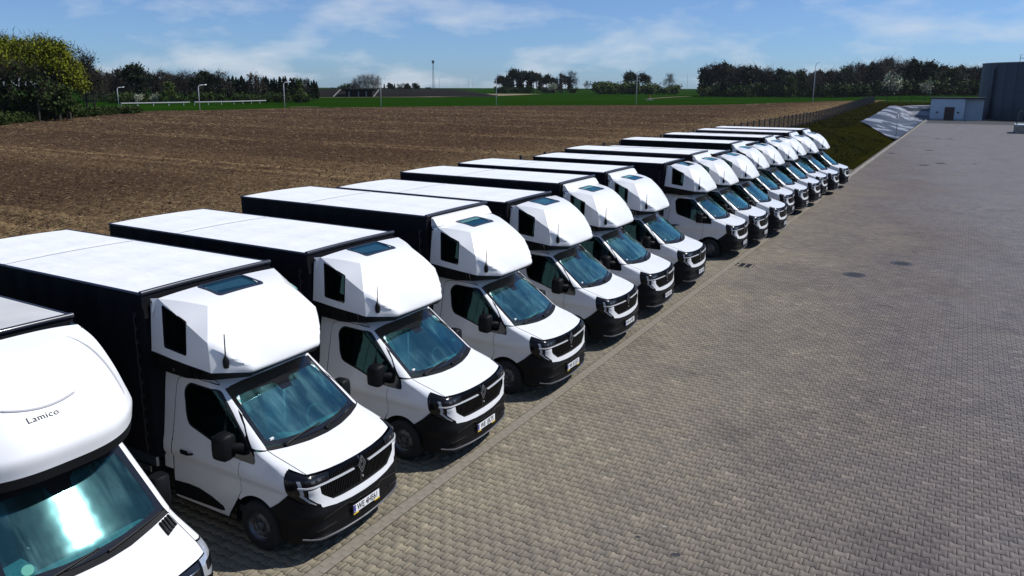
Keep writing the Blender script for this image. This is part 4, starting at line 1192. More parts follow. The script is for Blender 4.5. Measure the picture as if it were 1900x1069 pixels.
    for s_ in (1, -1):
        pts = [tuple(on(i, s_ * q, .001)[0]) for i, q in ((4, .70), (6, .755), (8, .80), (10, .835), (12, .855), (14, .865), (16, .87), (18, .87), (20, .865), (21.5, .85))]
        MB().tube(pts, [.002, .010, .016, .019, .019, .019, .018, .016, .011, .002], 6).build('shell_groove', 'groove_shade', pod, True, flipy=True)
    pts = [tuple(on(16.6 - 1.3 * abs(q / .4) ** 2.0, q, .001)[0]) for q in np.linspace(-.30, .42, 25)]
    MB().tube(pts, [.003] + [.014] * 23 + [.003], 6).build('shell_groove', 'groove_shade', pod, True, flipy=True)
    # lettering
    tx = text_mesh('pod_lettering', 'Lamico', .098, 'plate_ink', pod, 1.12, 1.0, .002)
    p, nn_, tt = on(LAM[0], LAM[1], .006)
    p = Vector((p[0], -p[1], p[2])); nn_ = Vector((nn_[0], -nn_[1], nn_[2])); tt = Vector((tt[0], -tt[1], tt[2]))
    if tt.y < 0: tt = -tt
    up = nn_.cross(tt).normalized()
    if up.z < 0: up = -up
    tt = up.cross(nn_).normalized()
    tx.matrix_local = Matrix.Translation(p) @ Matrix((tt, up, nn_)).transposed().to_4x4()
LAM = (18.0, .10)

# ---- positions in the row (ground point under the middle of the front bumper)
PHI = R(120.482)
TR = {2: (-1.974, 9.366), 3: (-.456, 11.845), 4: (1.19, 14.609), 5: (2.755, 17.504), 6: (4.152, 19.968), 7: (5.679, 22.654), 8: (8.299, 27.063), 9: (9.691, 29.062), 10: (11.144, 31.131), 11: (12.844, 35.007), 12: (14.172, 36.821), 13: (15.741, 39.33), 14: (17.195, 42.051), 15: (18.545, 43.775), 16: (20.402, 46.753)}
DPHI = {2: -.012, 3: .0, 4: .003}
def heading(t):
    p = PHI + DPHI.get(t, .007 * math.sin(t * 2.7))
    return math.atan2(math.cos(p), math.sin(p))
GRP = 'white cab trucks parked in a row'
proto = {}
def build_truck(high):
    r = empty('box_truck')
    make_cab(r); make_pod(r)
    ZT = 3.42 if high else 3.265
    make_box(r, -2.70, 5.35, ZT)
    make_chassis(r, 5.35)
    if high:      # wind deflector wedge between pod and the taller body
        f = MB()
        y = 1.0
        sec = [(-2.66, 3.20), (-2.50, 3.215), (-2.60, 3.37), (-2.66, 3.385)]
        V = []
        for yy, k in ((-y, .9), (-y * .95, 1), (y * .95, 1), (y, .9)): V += [(a, yy, 3.2 + (b - 3.2) * k) for a, b in sec]
        F = [(i * 4 + j, i * 4 + (j + 1) % 4, i * 4 + 4 + (j + 1) % 4, i * 4 + 4 + j) for i in range(3) for j in range(4)] + [(0, 1, 2, 3), (15, 14, 13, 12)]
        f.add(V, F)
        recalc(f.build('pod_deflector', 'gelcoat_white', r))
    return r
PLATES = {2: 'WE 4HE61', 3: 'WE 1JK75', 4: 'WE 8155X', 5: 'WE 6190Y'}
HIGH = {4, 6, 7, 9, 11, 13, 15, 16}
ORD = ['', '', 'second', 'third', 'fourth', 'fifth', 'sixth', 'seventh', 'eighth', 'ninth', 'tenth', 'eleventh', 'twelfth', 'thirteenth', 'fourteenth', 'fifteenth', 'sixteenth']
plate_any = None
for t in range(2, 17):
    hi = t in HIGH
    if hi not in proto:
        r = proto[hi] = build_truck(hi)
    else:
        src = proto[hi]
        r = src.copy(); COL.objects.link(r)
        for ch in list(src.children):
            if ch.name.startswith('licence_plate'): continue
            copy_tree(ch, r)
    r.location = (TR[t][0], TR[t][1], 0); r.rotation_euler = (0, 0, heading(t))
    if t in PLATES: make_plate(r, PLATES[t], t < 5)
    else:
        if plate_any is None: plate_any = make_plate(r, 'WE 3KL48', False)
        else: copy_tree(plate_any, r)
    extra = {2: 'with plate WE 4HE61, second in the row', 3: 'with plate WE 1JK75, third in the row', 16: 'farthest of the row, beside the grass bank', 8: 'eighth in the row, after the wide gap'}.get(t)
    lab = 'white cab box truck with ' + ('tall ' if hi else '') + 'black tarp body, ' + (ORD[t] + ' in the row')
    if extra: lab = 'white cab box truck ' + extra
    tag(r, lab, 'truck', GRP)

u2, v2 = UV(TR[2][0], TR[2][1])
x1_, y1_ = W2(u2 - 3.15, v2)
near = empty('box_truck', (float(x1_), float(y1_), 0), heading(1))
make_near_truck(near)
make_box(near, -2.62, 5.0, 3.235, 'grey_roof_tarp', 1.05, False)
make_chassis(near, 5.0)
tag(near, 'nearest truck, smooth white roof pod lettered Lamico, cut off by the picture edge', 'truck', GRP)

# ================================================================== the setting
def vnoise(x, y, seed=0):
    x = np.asarray(x, float); y = np.asarray(y, float)
    xi = np.floor(x).astype(np.int64); yi = np.floor(y).astype(np.int64)
    fx = x - xi; fy = y - yi
    fx = fx * fx * (3 - 2 * fx); fy = fy * fy * (3 - 2 * fy)
    def h(a, b):
        n = (a * 374761393 + b * 668265263 + seed * 1442695041) & 0x7fffffff
        n = ((n ^ (n >> 13)) * 1274126177) & 0x7fffffff
        return ((n ^ (n >> 16)) & 0xffff) / 65535.0
    return (h(xi, yi) * (1 - fx) + h(xi + 1, yi) * fx) * (1 - fy) + (h(xi, yi + 1) * (1 - fx) + h(xi + 1, yi + 1) * fx) * fy
def fbm(x, y, seed=0, o=4):
    s = 0; a = .5
    for k in range(o):
        s = s + a * vnoise(x * 2 ** k, y * 2 ** k, seed + k); a *= .5
    return s

# ---- ground materials (object space = world space)
def rowspace(n, l):
    """coordinates aligned with the rows of pavers: x across (v), y along (u)"""
    tc = n.new('ShaderNodeTexCoord')
    mp = n.new('ShaderNodeMapping'); mp.vector_type = 'POINT'
    mp.inputs['Rotation'].default_value = (0, 0, ROW)
    l.new(tc.outputs['Object'], mp.inputs[0])
    return tc, mp
def stain(n, l, vec):
    """tan to mauve drift of the concrete, dirt, and a far tone for haze and sheen"""
    sp = n.new('ShaderNodeSeparateXYZ'); l.new(vec, sp.inputs[0])
    n1 = noise(n, l, vec, .16, 5, .6, .3)
    m = n.new('ShaderNodeMath'); m.operation = 'MULTIPLY_ADD'; m.inputs[1].default_value = .040; m.inputs[2].default_value = .40
    l.new(sp.outputs['X'], m.inputs[0])
    mu = n.new('ShaderNodeMath'); mu.operation = 'MULTIPLY_ADD'; mu.inputs[1].default_value = .0042
    l.new(sp.outputs['Y'], mu.inputs[0]); l.new(m.outputs[0], mu.inputs[2])
    a = n.new('ShaderNodeMath'); a.operation = 'MULTIPLY_ADD'; a.inputs[1].default_value = .40
    l.new(n1.outputs['Fac'], a.inputs[0]); l.new(mu.outputs[0], a.inputs[2])
    rp = ramp(n, l, a.outputs[0], [(.38, (.232, .203, .149)), (.66, (.142, .123, .115)), (.90, (.166, .159, .165))])  # last stop puts far haze and grazing sky reflection into the colour
    n2 = noise(n, l, vec, .55, 7, .62, .6)
    d = ramp(n, l, n2.outputs['Fac'], [(.28, (.76, .76, .78)), (.44, (.94, .94, .94)), (.62, (1.02, 1.02, 1.0)), (.78, (1.07, 1.06, 1.05))])
    mx = mixc(n, l, 1.0, rp.outputs[0], d.outputs[0], 'MULTIPLY')
    n3 = noise(n, l, vec, 45, 4, .7)
    g = ramp(n, l, n3.outputs['Fac'], [(.3, (.86, .86, .86)), (.7, (1.1, 1.1, 1.1))])
    return mixc(n, l, 1.0, mx.outputs[0], g.outputs[0], 'MULTIPLY'), n3
def paver_mat():
    m, n, l, b = new_mat('paver_concrete')
    tc, mp = rowspace(n, l)
    geo = n.new('ShaderNodeNewGeometry')
    rs = n.new('ShaderNodeVectorRotate'); rs.rotation_type = 'Z_AXIS'; rs.inputs['Angle'].default_value = ROW
    l.new(geo.outputs['Position'], rs.inputs['Vector'])
    c, n3 = stain(n, l, rs.outputs[0])
    at = n.new('ShaderNodeAttribute'); at.attribute_name = 'tone'
    oi = n.new('ShaderNodeObjectInfo')
    ad = n.new('ShaderNodeMath'); ad.operation = 'ADD'
    l.new(at.outputs['Fac'], ad.inputs[0])
    wr = n.new('ShaderNodeMath'); wr.operation = 'MULTIPLY'; wr.inputs[1].default_value = 1.0
    l.new(oi.outputs['Random'], wr.inputs[0]); l.new(wr.outputs[0], ad.inputs[1])
    fr = n.new('ShaderNodeMath'); fr.operation = 'FRACT'; l.new(ad.outputs[0], fr.inputs[0])
    t = ramp(n, l, fr.outputs[0], [(0, (.84, .84, .86)), (.5, (1, 1, 1)), (.96, (1.10, 1.08, 1.05)), (1.0, (1.34, 1.31, 1.28))])
    x = mixc(n, l, 1.0, c.outputs[0], t.outputs[0], 'MULTIPLY')
    l.new(x.outputs[0], b.inputs['Base Color'])
    b.inputs['Roughness'].default_value = .88; b.inputs['Specular IOR Level'].default_value = .12
    bp = n.new('ShaderNodeBump'); bp.inputs['Strength'].default_value = .25; bp.inputs['Distance'].default_value = .01
    l.new(n3.outputs['Fac'], bp.inputs['Height']); l.new(bp.outputs[0], b.inputs['Normal'])
paver_mat()
simple('joint_sand', (.024, .019, .013), .95, var=.5, vscale=4, spec=.05)
def far_paving():
    m, n, l, b = new_mat('far_paving')
    geo = n.new('ShaderNodeNewGeometry')
    rs = n.new('ShaderNodeVectorRotate'); rs.rotation_type = 'Z_AXIS'; rs.inputs['Angle'].default_value = ROW
    l.new(geo.outputs['Position'], rs.inputs['Vector'])
    c, n3 = stain(n, l, rs.outputs[0])
    br = n.new('ShaderNodeTexBrick')
    br.offset = .5
    br.inputs['Scale'].default_value = 1.0
    br.inputs['Brick Width'].default_value = .2; br.inputs['Row Height'].default_value = .13875
    br.inputs['Mortar Size'].default_value = .006; br.inputs['Mortar Smooth'].default_value = .3
    br.inputs['Color1'].default_value = (.88, .88, .89, 1); br.inputs['Color2'].default_value = (1.06, 1.05, 1.04, 1)
    br.inputs['Mortar'].default_value = (.22, .2, .18, 1)
    l.new(rs.outputs[0], br.inputs['Vector'])
    x = mixc(n, l, 1.0, c.outputs[0], br.outputs['Color'], 'MULTIPLY')
    l.new(x.outputs[0], b.inputs['Base Color'])
    b.inputs['Roughness'].default_value = .85; b.inputs['Specular IOR Level'].default_value = .1
far_paving()
def soil_mat():
    m, n, l, b = new_mat('ploughed_soil')
    geo = n.new('ShaderNodeNewGeometry')
    P = geo.outputs['Position']
    n1 = noise(n, l, P, .06, 4, .6, .4)
    r1 = ramp(n, l, n1.outputs['Fac'], [(.3, (.046, .027, .0175)), (.55, (.064, .039, .0245)), (.75, (.084, .053, .033))])
    n2 = noise(n, l, P, 7, 6, .7)
    r2 = ramp(n, l, n2.outputs['Fac'], [(.3, (.5, .5, .5)), (.55, (1, 1, 1)), (.72, (1.5, 1.4, 1.2))])
    x = mixc(n, l, 1.0, r1.outputs[0], r2.outputs[0], 'MULTIPLY')
    # tracks and pale stubble bands, painted by the field's own vertex masks
    at = n.new('ShaderNodeAttribute'); at.attribute_name = 'straw'
    n4 = noise(n, l, P, 3.0, 6, .75)
    r4 = ramp(n, l, n4.outputs['Fac'], [(.36, (.1, .1, .1)), (.60, (1, 1, 1))])
    mm = mixc(n, l, 1.0, at.outputs['Color'], r4.outputs[0], 'MULTIPLY')
    y = mixc(n, l, mm.outputs[0], x.outputs[0], (.205, .140, .072))
    l.new(y.outputs[0], b.inputs['Base Color'])
    b.inputs['Roughness'].default_value = .95
    b.inputs['Specular IOR Level'].default_value = .02
    bp = n.new('ShaderNodeBump'); bp.inputs['Strength'].default_value = .8; bp.inputs['Distance'].default_value = .08
    n5 = noise(n, l, P, 4.0, 7, .7); l.new(n5.outputs['Fac'], bp.inputs['Height']); l.new(bp.outputs[0], b.inputs['Normal'])
soil_mat()
def green_mat(name, c0, c1, c2, sc=.02):
    m, n, l, b = new_mat(name)
    geo = n.new('ShaderNodeNewGeometry')
    mp = n.new('ShaderNodeMapping'); mp.inputs['Rotation'].default_value = (0, 0, R(-8)); mp.inputs['Scale'].default_value = (.35, 2.2, 1)
    l.new(geo.outputs['Position'], mp.inputs[0])
    n1 = noise(n, l, mp.outputs[0], sc, 5, .6, .3)
    r1 = ramp(n, l, n1.outputs['Fac'], [(.3, c0), (.52, c1), (.72, c2)])
    n2 = noise(n, l, geo.outputs['Position'], 2.2, 6, .7)
    r2 = ramp(n, l, n2.outputs['Fac'], [(.3, (.7, .7, .7)), (.7, (1.25, 1.25, 1.2))])
    x = mixc(n, l, 1.0, r1.outputs[0], r2.outputs[0], 'MULTIPLY')
    l.new(x.outputs[0], b.inputs['Base Color'])
    b.inputs['Roughness'].default_value = .9; b.inputs['Specular IOR Level'].default_value = 0
    return m
green_mat('young_crop', (.007, .026, .0018), (.010, .035, .0025), (.016, .047, .004))
green_mat('rough_grass', (.008, .009, .0015), (.013, .0135, .0022), (.022, .018, .004), .12)
simple('far_land', (.020, .028, .012), .95, var=.35, vscale=.01, spec=.05)
simple('bare_slope', (.012, .011, .009), .95, var=.35, vscale=.05, spec=.05)
simple('dirt_track', (.21, .16, .11), .95, var=.25, vscale=.3, spec=.05)
simple('kerb_concrete', (.27, .255, .22), .9, var=.25, vscale=2, bump=.3, bscale=20, spec=.05)
simple('gutter_concrete', (.225, .198, .16), .9, var=.18, vscale=1.5, bump=.2, bscale=60, spec=.05)
simple('cast_iron', (.030, .029, .030), .6, var=.3, vscale=9)
simple('pit_black', (.004, .004, .004), .9)
simple('zinc', (.33, .35, .37), .45, metal=.6)
simple('lamp_white', (.82, .83, .82), .5)
simple('fence_dark', (.020, .023, .024), .5)
simple('wall_white', (.52, .60, .66), .7, var=.06, vscale=.8)
simple('wall_grey', (.34, .40, .44), .7, var=.08, vscale=.8)
simple('door_brown', (.05, .022, .02), .5)
simple('roof_dark', (.02, .02, .022), .7)
simple('tank_steel', (.050, .075, .098), .55, metal=.1, var=.22, vscale=.35)
simple('tank_seam', (.026, .04, .052), .6)
simple('bridge_concrete', (.20, .20, .19), .85)
simple('barrier_white', (.36, .36, .37), .6)
simple('red_paint', (.5, .03, .02), .6)
simple('bark', (.032, .027, .022), .95, var=.3, vscale=2)
simple('bark_pale', (.13, .12, .10), .95, var=.3, vscale=2)
def leaf(name, a, b_):
    m, n, l, b = new_mat(name)
    geo = n.new('ShaderNodeNewGeometry')
    oi = n.new('ShaderNodeNewGeometry')
    rp = ramp(n, l, geo.outputs['Random Per Island'], [(0, a), (1, b_)])
    l.new(rp.outputs[0], b.inputs['Base Color'])
    b.inputs['Roughness'].default_value = .7; b.inputs['Specular IOR Level'].default_value = .1
    b.inputs['Subsurface Weight'].default_value = 0
leaf('leaf_lime', (.085, .105, .005), (.19, .20, .012))
leaf('leaf_green', (.018, .032, .007), (.045, .068, .014))
leaf('leaf_dark', (.008, .014, .007), (.020, .028, .011))
leaf('leaf_spring', (.035, .058, .012), (.085, .12, .03))
leaf('leaf_blossom', (.22, .23, .14), (.42, .43, .32))
leaf('twig', (.020, .017, .014), (.046, .039, .032))
leaf('twig_pale', (.09, .085, .075), (.17, .16, .14))
leaf('straw_bits', (.15, .105, .045), (.50, .39, .21))
leaf('grass_blades', (.009, .011, .002), (.034, .030, .007))
leaf('clod', (.042, .024, .015), (.10, .060, .036))
def foil_mat():
    m, n, l, b = new_mat('silage_foil')
    geo = n.new('ShaderNodeNewGeometry')
    rs = n.new('ShaderNodeVectorRotate'); rs.rotation_type = 'Z_AXIS'; rs.inputs['Angle'].default_value = ROW
    l.new(geo.outputs['Position'], rs.inputs['Vector'])
    mp = n.new('ShaderNodeMapping'); mp.inputs['Scale'].default_value = (.11, .17, 1); mp.inputs['Rotation'].default_value = (0, 0, R(24))
    l.new(rs.outputs[0], mp.inputs[0])
    n1 = noise(n, l, mp.outputs[0], 1.0, 7, .66, .25)
    r1 = ramp(n, l, n1.outputs['Fac'], [(.455, (.21, .215, .235)), (.475, (.006, .006, .008))])
    l.new(r1.outputs[0], b.inputs['Base Color'])
    b.inputs['Roughness'].default_value = .45
foil_mat()

# ---- land out to the horizon (one coarse sheet, lower than every surface laid on it)
rr = np.concatenate([np.linspace(0, 90, 46), np.geomspace(93, 2600, 70)])
aa = np.radians(np.linspace(-180, 180, 241))
A_, R_ = np.meshgrid(aa[:-1], rr)
X, Y = R_ * np.sin(A_), R_ * np.cos(A_)
U_, V_ = UV(X, Y)
Z = level(X, Y) * np.maximum(sm(-V_, 11.5, 14), np.maximum(sm(U_, 190, 197), sm(V_, 60, 75))) * 1.0
Z = np.where((V_ > -14) & (V_ < 75) & (U_ < 197), np.minimum(Z, level(X, Y)) - .35 * (1 - np.maximum(sm(-V_, 12.6, 14), np.maximum(sm(U_, 190, 197), sm(V_, 68, 75)))), Z)
Z = Z - .06 - 1.6 * sm(R_, 1100, 2400)
nA = len(aa) - 1
I = np.arange(len(rr) - 1)[:, None] * nA + np.arange(nA)[None]
J = np.arange(len(rr) - 1)[:, None] * nA + (np.arange(nA)[None] + 1) % nA
Fq = np.stack([I, J, J + nA, I + nA], -1).reshape(-1, 4)
land = mesh('ground', np.stack([X, Y, Z], -1).reshape(-1, 3), Fq, 'young_crop', None, True)
tag(land, kind='structure')

# ---- ploughed field: a fine relief of clods and shallow furrows
FDIR = R(-60)                         # direction of the furrows
far_px = [(-400, 245), (-150, 229), (0, 221), (120, 212), (260, 206), (370, 204.5), (530, 200.5), (700, 198.5), (920, 196), (1180, 195), (1400, 195), (1520, 195)]
def ground_hit(px, py, z):
    a, b = (px - 950) / 1428.78, -(py - 473.13) / 1428.78
    ca, sa = math.cos(R(.195)), math.sin(R(.195))
    a, b = a * ca - b * sa, a * sa + b * ca
    d = np.array([a, _cp + b * _sp, -_sp + b * _cp]); s = (z - CAM_H) / d[2]
    return d[0] * s, d[1] * s
fa = []
for px, py in far_px:
    x, y = ground_hit(px, py, 1.12); fa.append((math.atan2(x, y), math.hypot(x, y)))
fa = np.array(fa)
az = np.linspace(fa[0, 0], R(33.0), 620)
Rfar = np.interp(az, fa[:, 0], fa[:, 1])
# near limit: a little short of the fence line v = -12.4
den = NN[0] * np.sin(az) + NN[1] * np.cos(az)
Rnear = np.clip((COFS - 12.5) / np.where(den < -.02, den, -.02), 14, None)
Rnear = np.minimum(Rnear, Rfar * .985)
tt = np.linspace(0, 1, 560)
RR = np.exp(np.log(Rnear)[None] + tt[:, None] * (np.log(Rfar) - np.log(Rnear))[None])
AZ = np.broadcast_to(az[None], RR.shape)
X, Y = RR * np.sin(AZ), RR * np.cos(AZ)
res = np.maximum(RR * (np.log(Rfar) - np.log(Rnear))[None] / 560, RR * (az[1] - az[0]))
along = X * math.sin(FDIR) + Y * math.cos(FDIR); cross = X * math.cos(FDIR) - Y * math.sin(FDIR)
wob = 2.0 * (vnoise(along * .02, cross * .02, 5) - .5)
h = .17 * (fbm(X * 3.1, Y * 3.1, 1, 3) - .45) + .10 * (vnoise(X * 1.1, Y * 1.1, 9) - .5) + .05 * np.sin((cross + wob) * 2 * math.pi / .75) * np.clip(1.6 - res, 0, 1)
h += RNG.uniform(-.5, .5, X.shape) * np.clip(res * .60, .045, .11)
Z = level(X, Y) + .03 + h
Z = np.where(RR > Rfar[None] * .985, level(X, Y) - .05, Z)
nr, na = X.shape
I = (np.arange(nr - 1)[:, None] * na + np.arange(na - 1)[None]).reshape(-1)
Fq = np.stack([I, I + 1, I + na + 1, I + na], -1)
field = mesh('ploughed_field', np.stack([X, Y, Z], -1).reshape(-1, 3), Fq, 'ploughed_soil', None, False)
tag(field, kind='structure')
uF, vF = UV(X, Y)
straw = np.zeros_like(X)
for c0 in (-2.0, 15.0, 32.2, 49.5, 66.3, 83.5, 101.0, 118.0, 136.0):
    for o_ in (-.95, .95):
        straw += np.exp(-((cross + .35 * wob - c0 - o_) / np.maximum(.42, res * .8)) ** 2) * (.75 + .5 * vnoise(along * .08, c0 + 0 * along, 17))
track = np.clip(straw, 0, 1)
straw += .95 * sm(vF, -31, -13.2)
straw += .7 * np.clip(vnoise(along * .03, cross * .35, 21) - .62, 0, 1) * 1.6
straw = np.clip(straw * .8 + .04, 0, 1.1) * np.clip(.45 + vnoise(X * .15, Y * .15, 4), 0, 1)
at = field.data.color_attributes.new('straw', 'FLOAT_COLOR', 'POINT')
cbuf = np.ones((nr * na, 4), np.float32); cbuf[:, :3] = straw.reshape(-1, 1)
at.data.foreach_set('color', cbuf.ravel())
# loose clods and straw lying on the field
def scatter(name, npts, rmin, rmax, kind, mat, label, szs):
    k = npts * 4
    a = RNG.uniform(az[0], az[-1], k); r = np.exp(RNG.uniform(math.log(rmin), math.log(rmax), k))
    ok = (r > np.interp(a, az, Rnear) * 1.01) & (r < np.interp(a, az, Rfar) * .98)
    x, y = r * np.sin(a), r * np.cos(a)
    u, v = UV(x, y)
    if kind == 'straw':
        w = .25 + .75 * sm(v, -30, -13)
        ok &= RNG.uniform(0, 1, k) < w
    ok = np.where(ok)[0][:npts]
    x, y, r = x[ok], y[ok], r[ok]; n = len(x)
    z = level(x, y) + .05
    th = RNG.uniform(0, math.pi, n)
    sz = RNG.uniform(*szs, n) * np.clip(r / 42, 1, 3.0)
    if kind == 'straw':
        dxy = np.stack([np.cos(th), np.sin(th), RNG.uniform(-.25, .25, n)], -1) * sz[:, None]
        wv = np.stack([-np.sin(th), np.cos(th), np.zeros(n)], -1) * (sz * .07)[:, None]
        c = np.stack([x, y, z + .03], -1); up = np.array([0, 0, 1]) * (sz * .09)[:, None]
        V = np.stack([c - dxy - wv, c - dxy + wv, c - dxy + up, c + dxy - wv, c + dxy + wv, c + dxy + up], 1).reshape(-1, 3)
        base = np.arange(n)[:, None] * 6
        F = np.concatenate([base + np.array(q) for q in ((0, 3, 5, 2), (1, 2, 5, 4), (0, 1, 4, 3))])
    else:
        T = np.array([[1, 0, 0], [0, 1, 0], [-1, 0, 0], [0, -1, 0], [0, 0, 1], [0, 0, -.5]], float)
        V = T[None] * sz[:, None, None] * RNG.uniform(.55, 1.3, (n, 6, 1))
        c_, s_ = np.cos(th)[:, None], np.sin(th)[:, None]
        V = np.stack([V[..., 0] * c_ - V[..., 1] * s_, V[..., 0] * s_ + V[..., 1] * c_, V[..., 2] * .8], -1) + np.stack([x, y, z], -1)[:, None]
        V = V.reshape(-1, 3); base = np.arange(n)[:, None] * 6
        F = np.concatenate([base + np.array(q) for q in ((0, 1, 4), (1, 2, 4), (2, 3, 4), (3, 0, 4), (1, 0, 5), (2, 1, 5), (3, 2, 5), (0, 3, 5))])
    o = mesh(name, V, F, mat, None, False)
    tag(o, label, None, None, 'stuff')
scatter('soil_clods', 36000, 20, 195, 'clod', 'clod', 'brown clods of earth strewn over the ploughed field', (.022, .062))
scatter('straw_litter', 42000, 20, 195, 'straw', 'straw_bits', 'pale bits of straw lying on the ploughed field', (.03, .085))

# ---- yard: joint bed, paved sheets, pavers, gutter strip
def sheet(name, u0, u1, v0, v1, z, mat, nu=1, nv=1):
    us = np.linspace(u0, u1, nu + 1); vs = np.linspace(v0, v1, nv + 1)
    Uu, Vv = np.meshgrid(us, vs); x, y = W2(Uu, Vv)
    I = (np.arange(nv)[:, None] * (nu + 1) + np.arange(nu)[None]).reshape(-1)
    return (np.stack([x, y, np.full_like(x, z)], -1).reshape(-1, 3), np.stack([I, I + nu + 1, I + nu + 2, I + 1], -1))
PU0, PU1, PV0, PV1 = 2.0, 46.0, -3.7, 11.0
def multi(name, sheets, mat):
    V, F, k = [], [], 0
    for v, f in sheets: V.append(v); F.append(f + k); k += len(v)
    o = mesh(name, np.vstack(V), np.vstack(F), mat); recalc(o); tag(o, kind='structure'); return o
multi('joint_bed', [sheet('', PU0, PU1, PV0, PV1, -.0125, 'joint_sand')], 'joint_sand')
yard = multi('paved_yard', [sheet('', -25, PU0, -12.5, 70, -.003, ''), sheet('', PU1, 190, -.4, 70, -.003, ''), sheet('', PU1, 62, -12.5, -.4, -.003, ''), sheet('', PU0, PU1, -12.5, PV0, -.003, ''), sheet('', PU0, PU1, PV1, 70, -.003, '')], 'far_paving')
PITCH = .13875
hh, ww, gp = .0825, .05625, .0028
out = [(-.1, -hh), (-.062, -hh), (-.038, -ww), (.038, -ww), (.062, -hh), (.1, -hh), (.1, hh), (.062, hh), (.038, ww), (-.038, ww), (-.062, hh), (-.1, hh)]
def shrink(p, d):
    return (p[0] - math.copysign(d, p[0]) * (1 if abs(p[0]) > .09 else .35), p[1] - math.copysign(d, p[1]))
T_top = [shrink(p, gp + .0035) for p in out]; T_out = [shrink(p, gp) for p in out]
PAV = np.array([(a, b, 0) for a, b in T_top] + [(a, b, -.0045) for a, b in T_out] + [(a, b, -.014) for a, b in T_out])      # (v,u,z)
PF = [(0, 1, 10, 11), (1, 2, 9, 10), (2, 3, 8, 9), (3, 4, 7, 8), (4, 5, 6, 7)] + [(i, 12 + i, 12 + (i + 1) % 12, (i + 1) % 12) for i in range(12)] + [(12 + i, 24 + i, 24 + (i + 1) % 12, 12 + (i + 1) % 12) for i in range(12)]
PF = [f[::-1] for f in PF]
HOLES = [(26.12, .43, .36, .24)]
MAN = [(29.2, 5.0, .33), (26.58, 3.81, .33)]
cells = []
nrow = int((PU1 - PU0) / PITCH)
for i in range(nrow + 1):
    u = PU0 + i * PITCH
    v0 = PV0 + (.1 if i % 2 else 0)
    vs = np.arange(v0, PV1, .2)
    umin = 6.1 + .59 * vs - 2.0
    vs = vs[(u > umin) & (vs < 9.9 + .02 * u)]
    for v in vs:
        if abs(v) < .0: continue
        if any(abs(u - a) < c and abs(v - b) < d for a, b, c, d in HOLES): continue
        if any(math.hypot(u - a, v - b) < c - .06 for a, b, c in MAN): continue
        cells.append((u, v))
cells = np.array(cells)
xx, yy = W2(cells[:, 0], cells[:, 1])
dist = np.sqrt(xx ** 2 + yy ** 2 + CAM_H ** 2)
# which of them the photograph shows: project
dpt = yy * _cp + CAM_H * _sp; pxx = 950 + 1428.78 * xx / dpt; pyy = 473.13 - 1428.78 * (yy * _sp - CAM_H * _cp) / dpt
shown = (pxx > 5) & (pxx < 1895) & (pyy < 1064) & (np.abs(cells[:, 1]) > .2) & (cells[:, 1] > .1)
order = np.argsort(np.where(shown, dist, 1e6))
near_set = set(order[:290].tolist())
tone = RNG.uniform(0, 1, len(cells)); dz = RNG.normal(0, .0011, len(cells)); tl = RNG.normal(0, .012, (len(cells), 2))
rot = np.array([[NN[0], RD[0]], [NN[1], RD[1]]])      # (v,u) -> world xy
base_xy = PAV[:, :2] @ rot.T
me_pav = []
for k in range(6):
    o = mesh('paver', np.c_[base_xy, PAV[:, 2]], np.array(PF), 'paver_concrete')
    at = o.data.attributes.new('tone', 'FLOAT', 'POINT'); at.data.foreach_set('value', np.full(len(PAV), k / 6.0, np.float32))
    me_pav.append(o.data); bpy.data.objects.remove(o)
paving = empty('paving'); tag(paving, kind='structure')
for k in list(near_set):
    o = link('paver', me_pav[k % 6], paving)
    o.location = (xx[k], yy[k], dz[k]); o.rotation_euler = (tl[k, 0], tl[k, 1], 0)
rest = np.array([k for k in range(len(cells)) if k not in near_set])
V = np.zeros((len(rest), len(PAV), 3))
V[..., 0] = base_xy[None, :, 0] + xx[rest, None]; V[..., 1] = base_xy[None, :, 1] + yy[rest, None]
V[..., 2] = PAV[None, :, 2] + dz[rest, None] + base_xy[None, :, 0] * tl[rest, 0:1] + base_xy[None, :, 1] * tl[rest, 1:2]
PFs = np.array(PF[:17])
F = (np.arange(len(rest))[:, None, None] * len(PAV) + PFs[None]).reshape(-1, 4)
o = mesh('paver_expanse', V.reshape(-1, 3), F, 'paver_concrete', paving)
at = o.data.attributes.new('tone', 'FLOAT', 'POINT'); at.data.foreach_set('value', np.repeat(tone[rest], len(PAV)).astype(np.float32))
o['kind'] = 'stuff'
# gutter strip of small blocks, two courses
gut = empty('gutter_strip'); tag(gut, kind='structure')
gm = []
for k in range(4):
    b = MB().box(-.0985, .0985, -.0485, .0485, -.04, .003, .004)
    V = [(x * RD[0] + y * NN[0], x * RD[1] + y * NN[1], z + .0006 * k) for x, y, z in b.V]
    o = mesh('gutter_block', V, b.F, 'gutter_concrete'); recalc(o); gm.append(o.data); bpy.data.objects.remove(o)
gv, gf = [], []
for i in range(int((54 - 3) / .2)):
    for c in (0, 1):
        u = 3 + i * .2 + (.1 if c else 0); v = -.049 + .098 * c
        x, y = W2(u, v)
        if u < 29.0:
            o = link('gutter_block', gm[(i * 7 + c * 3) % 4], gut); o.location = (float(x), float(y), random.uniform(-.001, .0015))
        else:
            k = len(gv); me = gm[0]
            gv += [(w.co.x + float(x), w.co.y + float(y), w.co.z) for w in me.vertices]; gf += [tuple(j + k for j in p.vertices) for p in me.polygons]
o = mesh('gutter_run', gv, gf, 'gutter_concrete', gut); o['kind'] = 'stuff'
for q in (-.104, .104):
    V, F = sheet('', 3, 54, q - .0045, q + .0045, .0024, '')
    o = mesh('gutter_joint', V, F, 'joint_sand', gut); recalc(o)

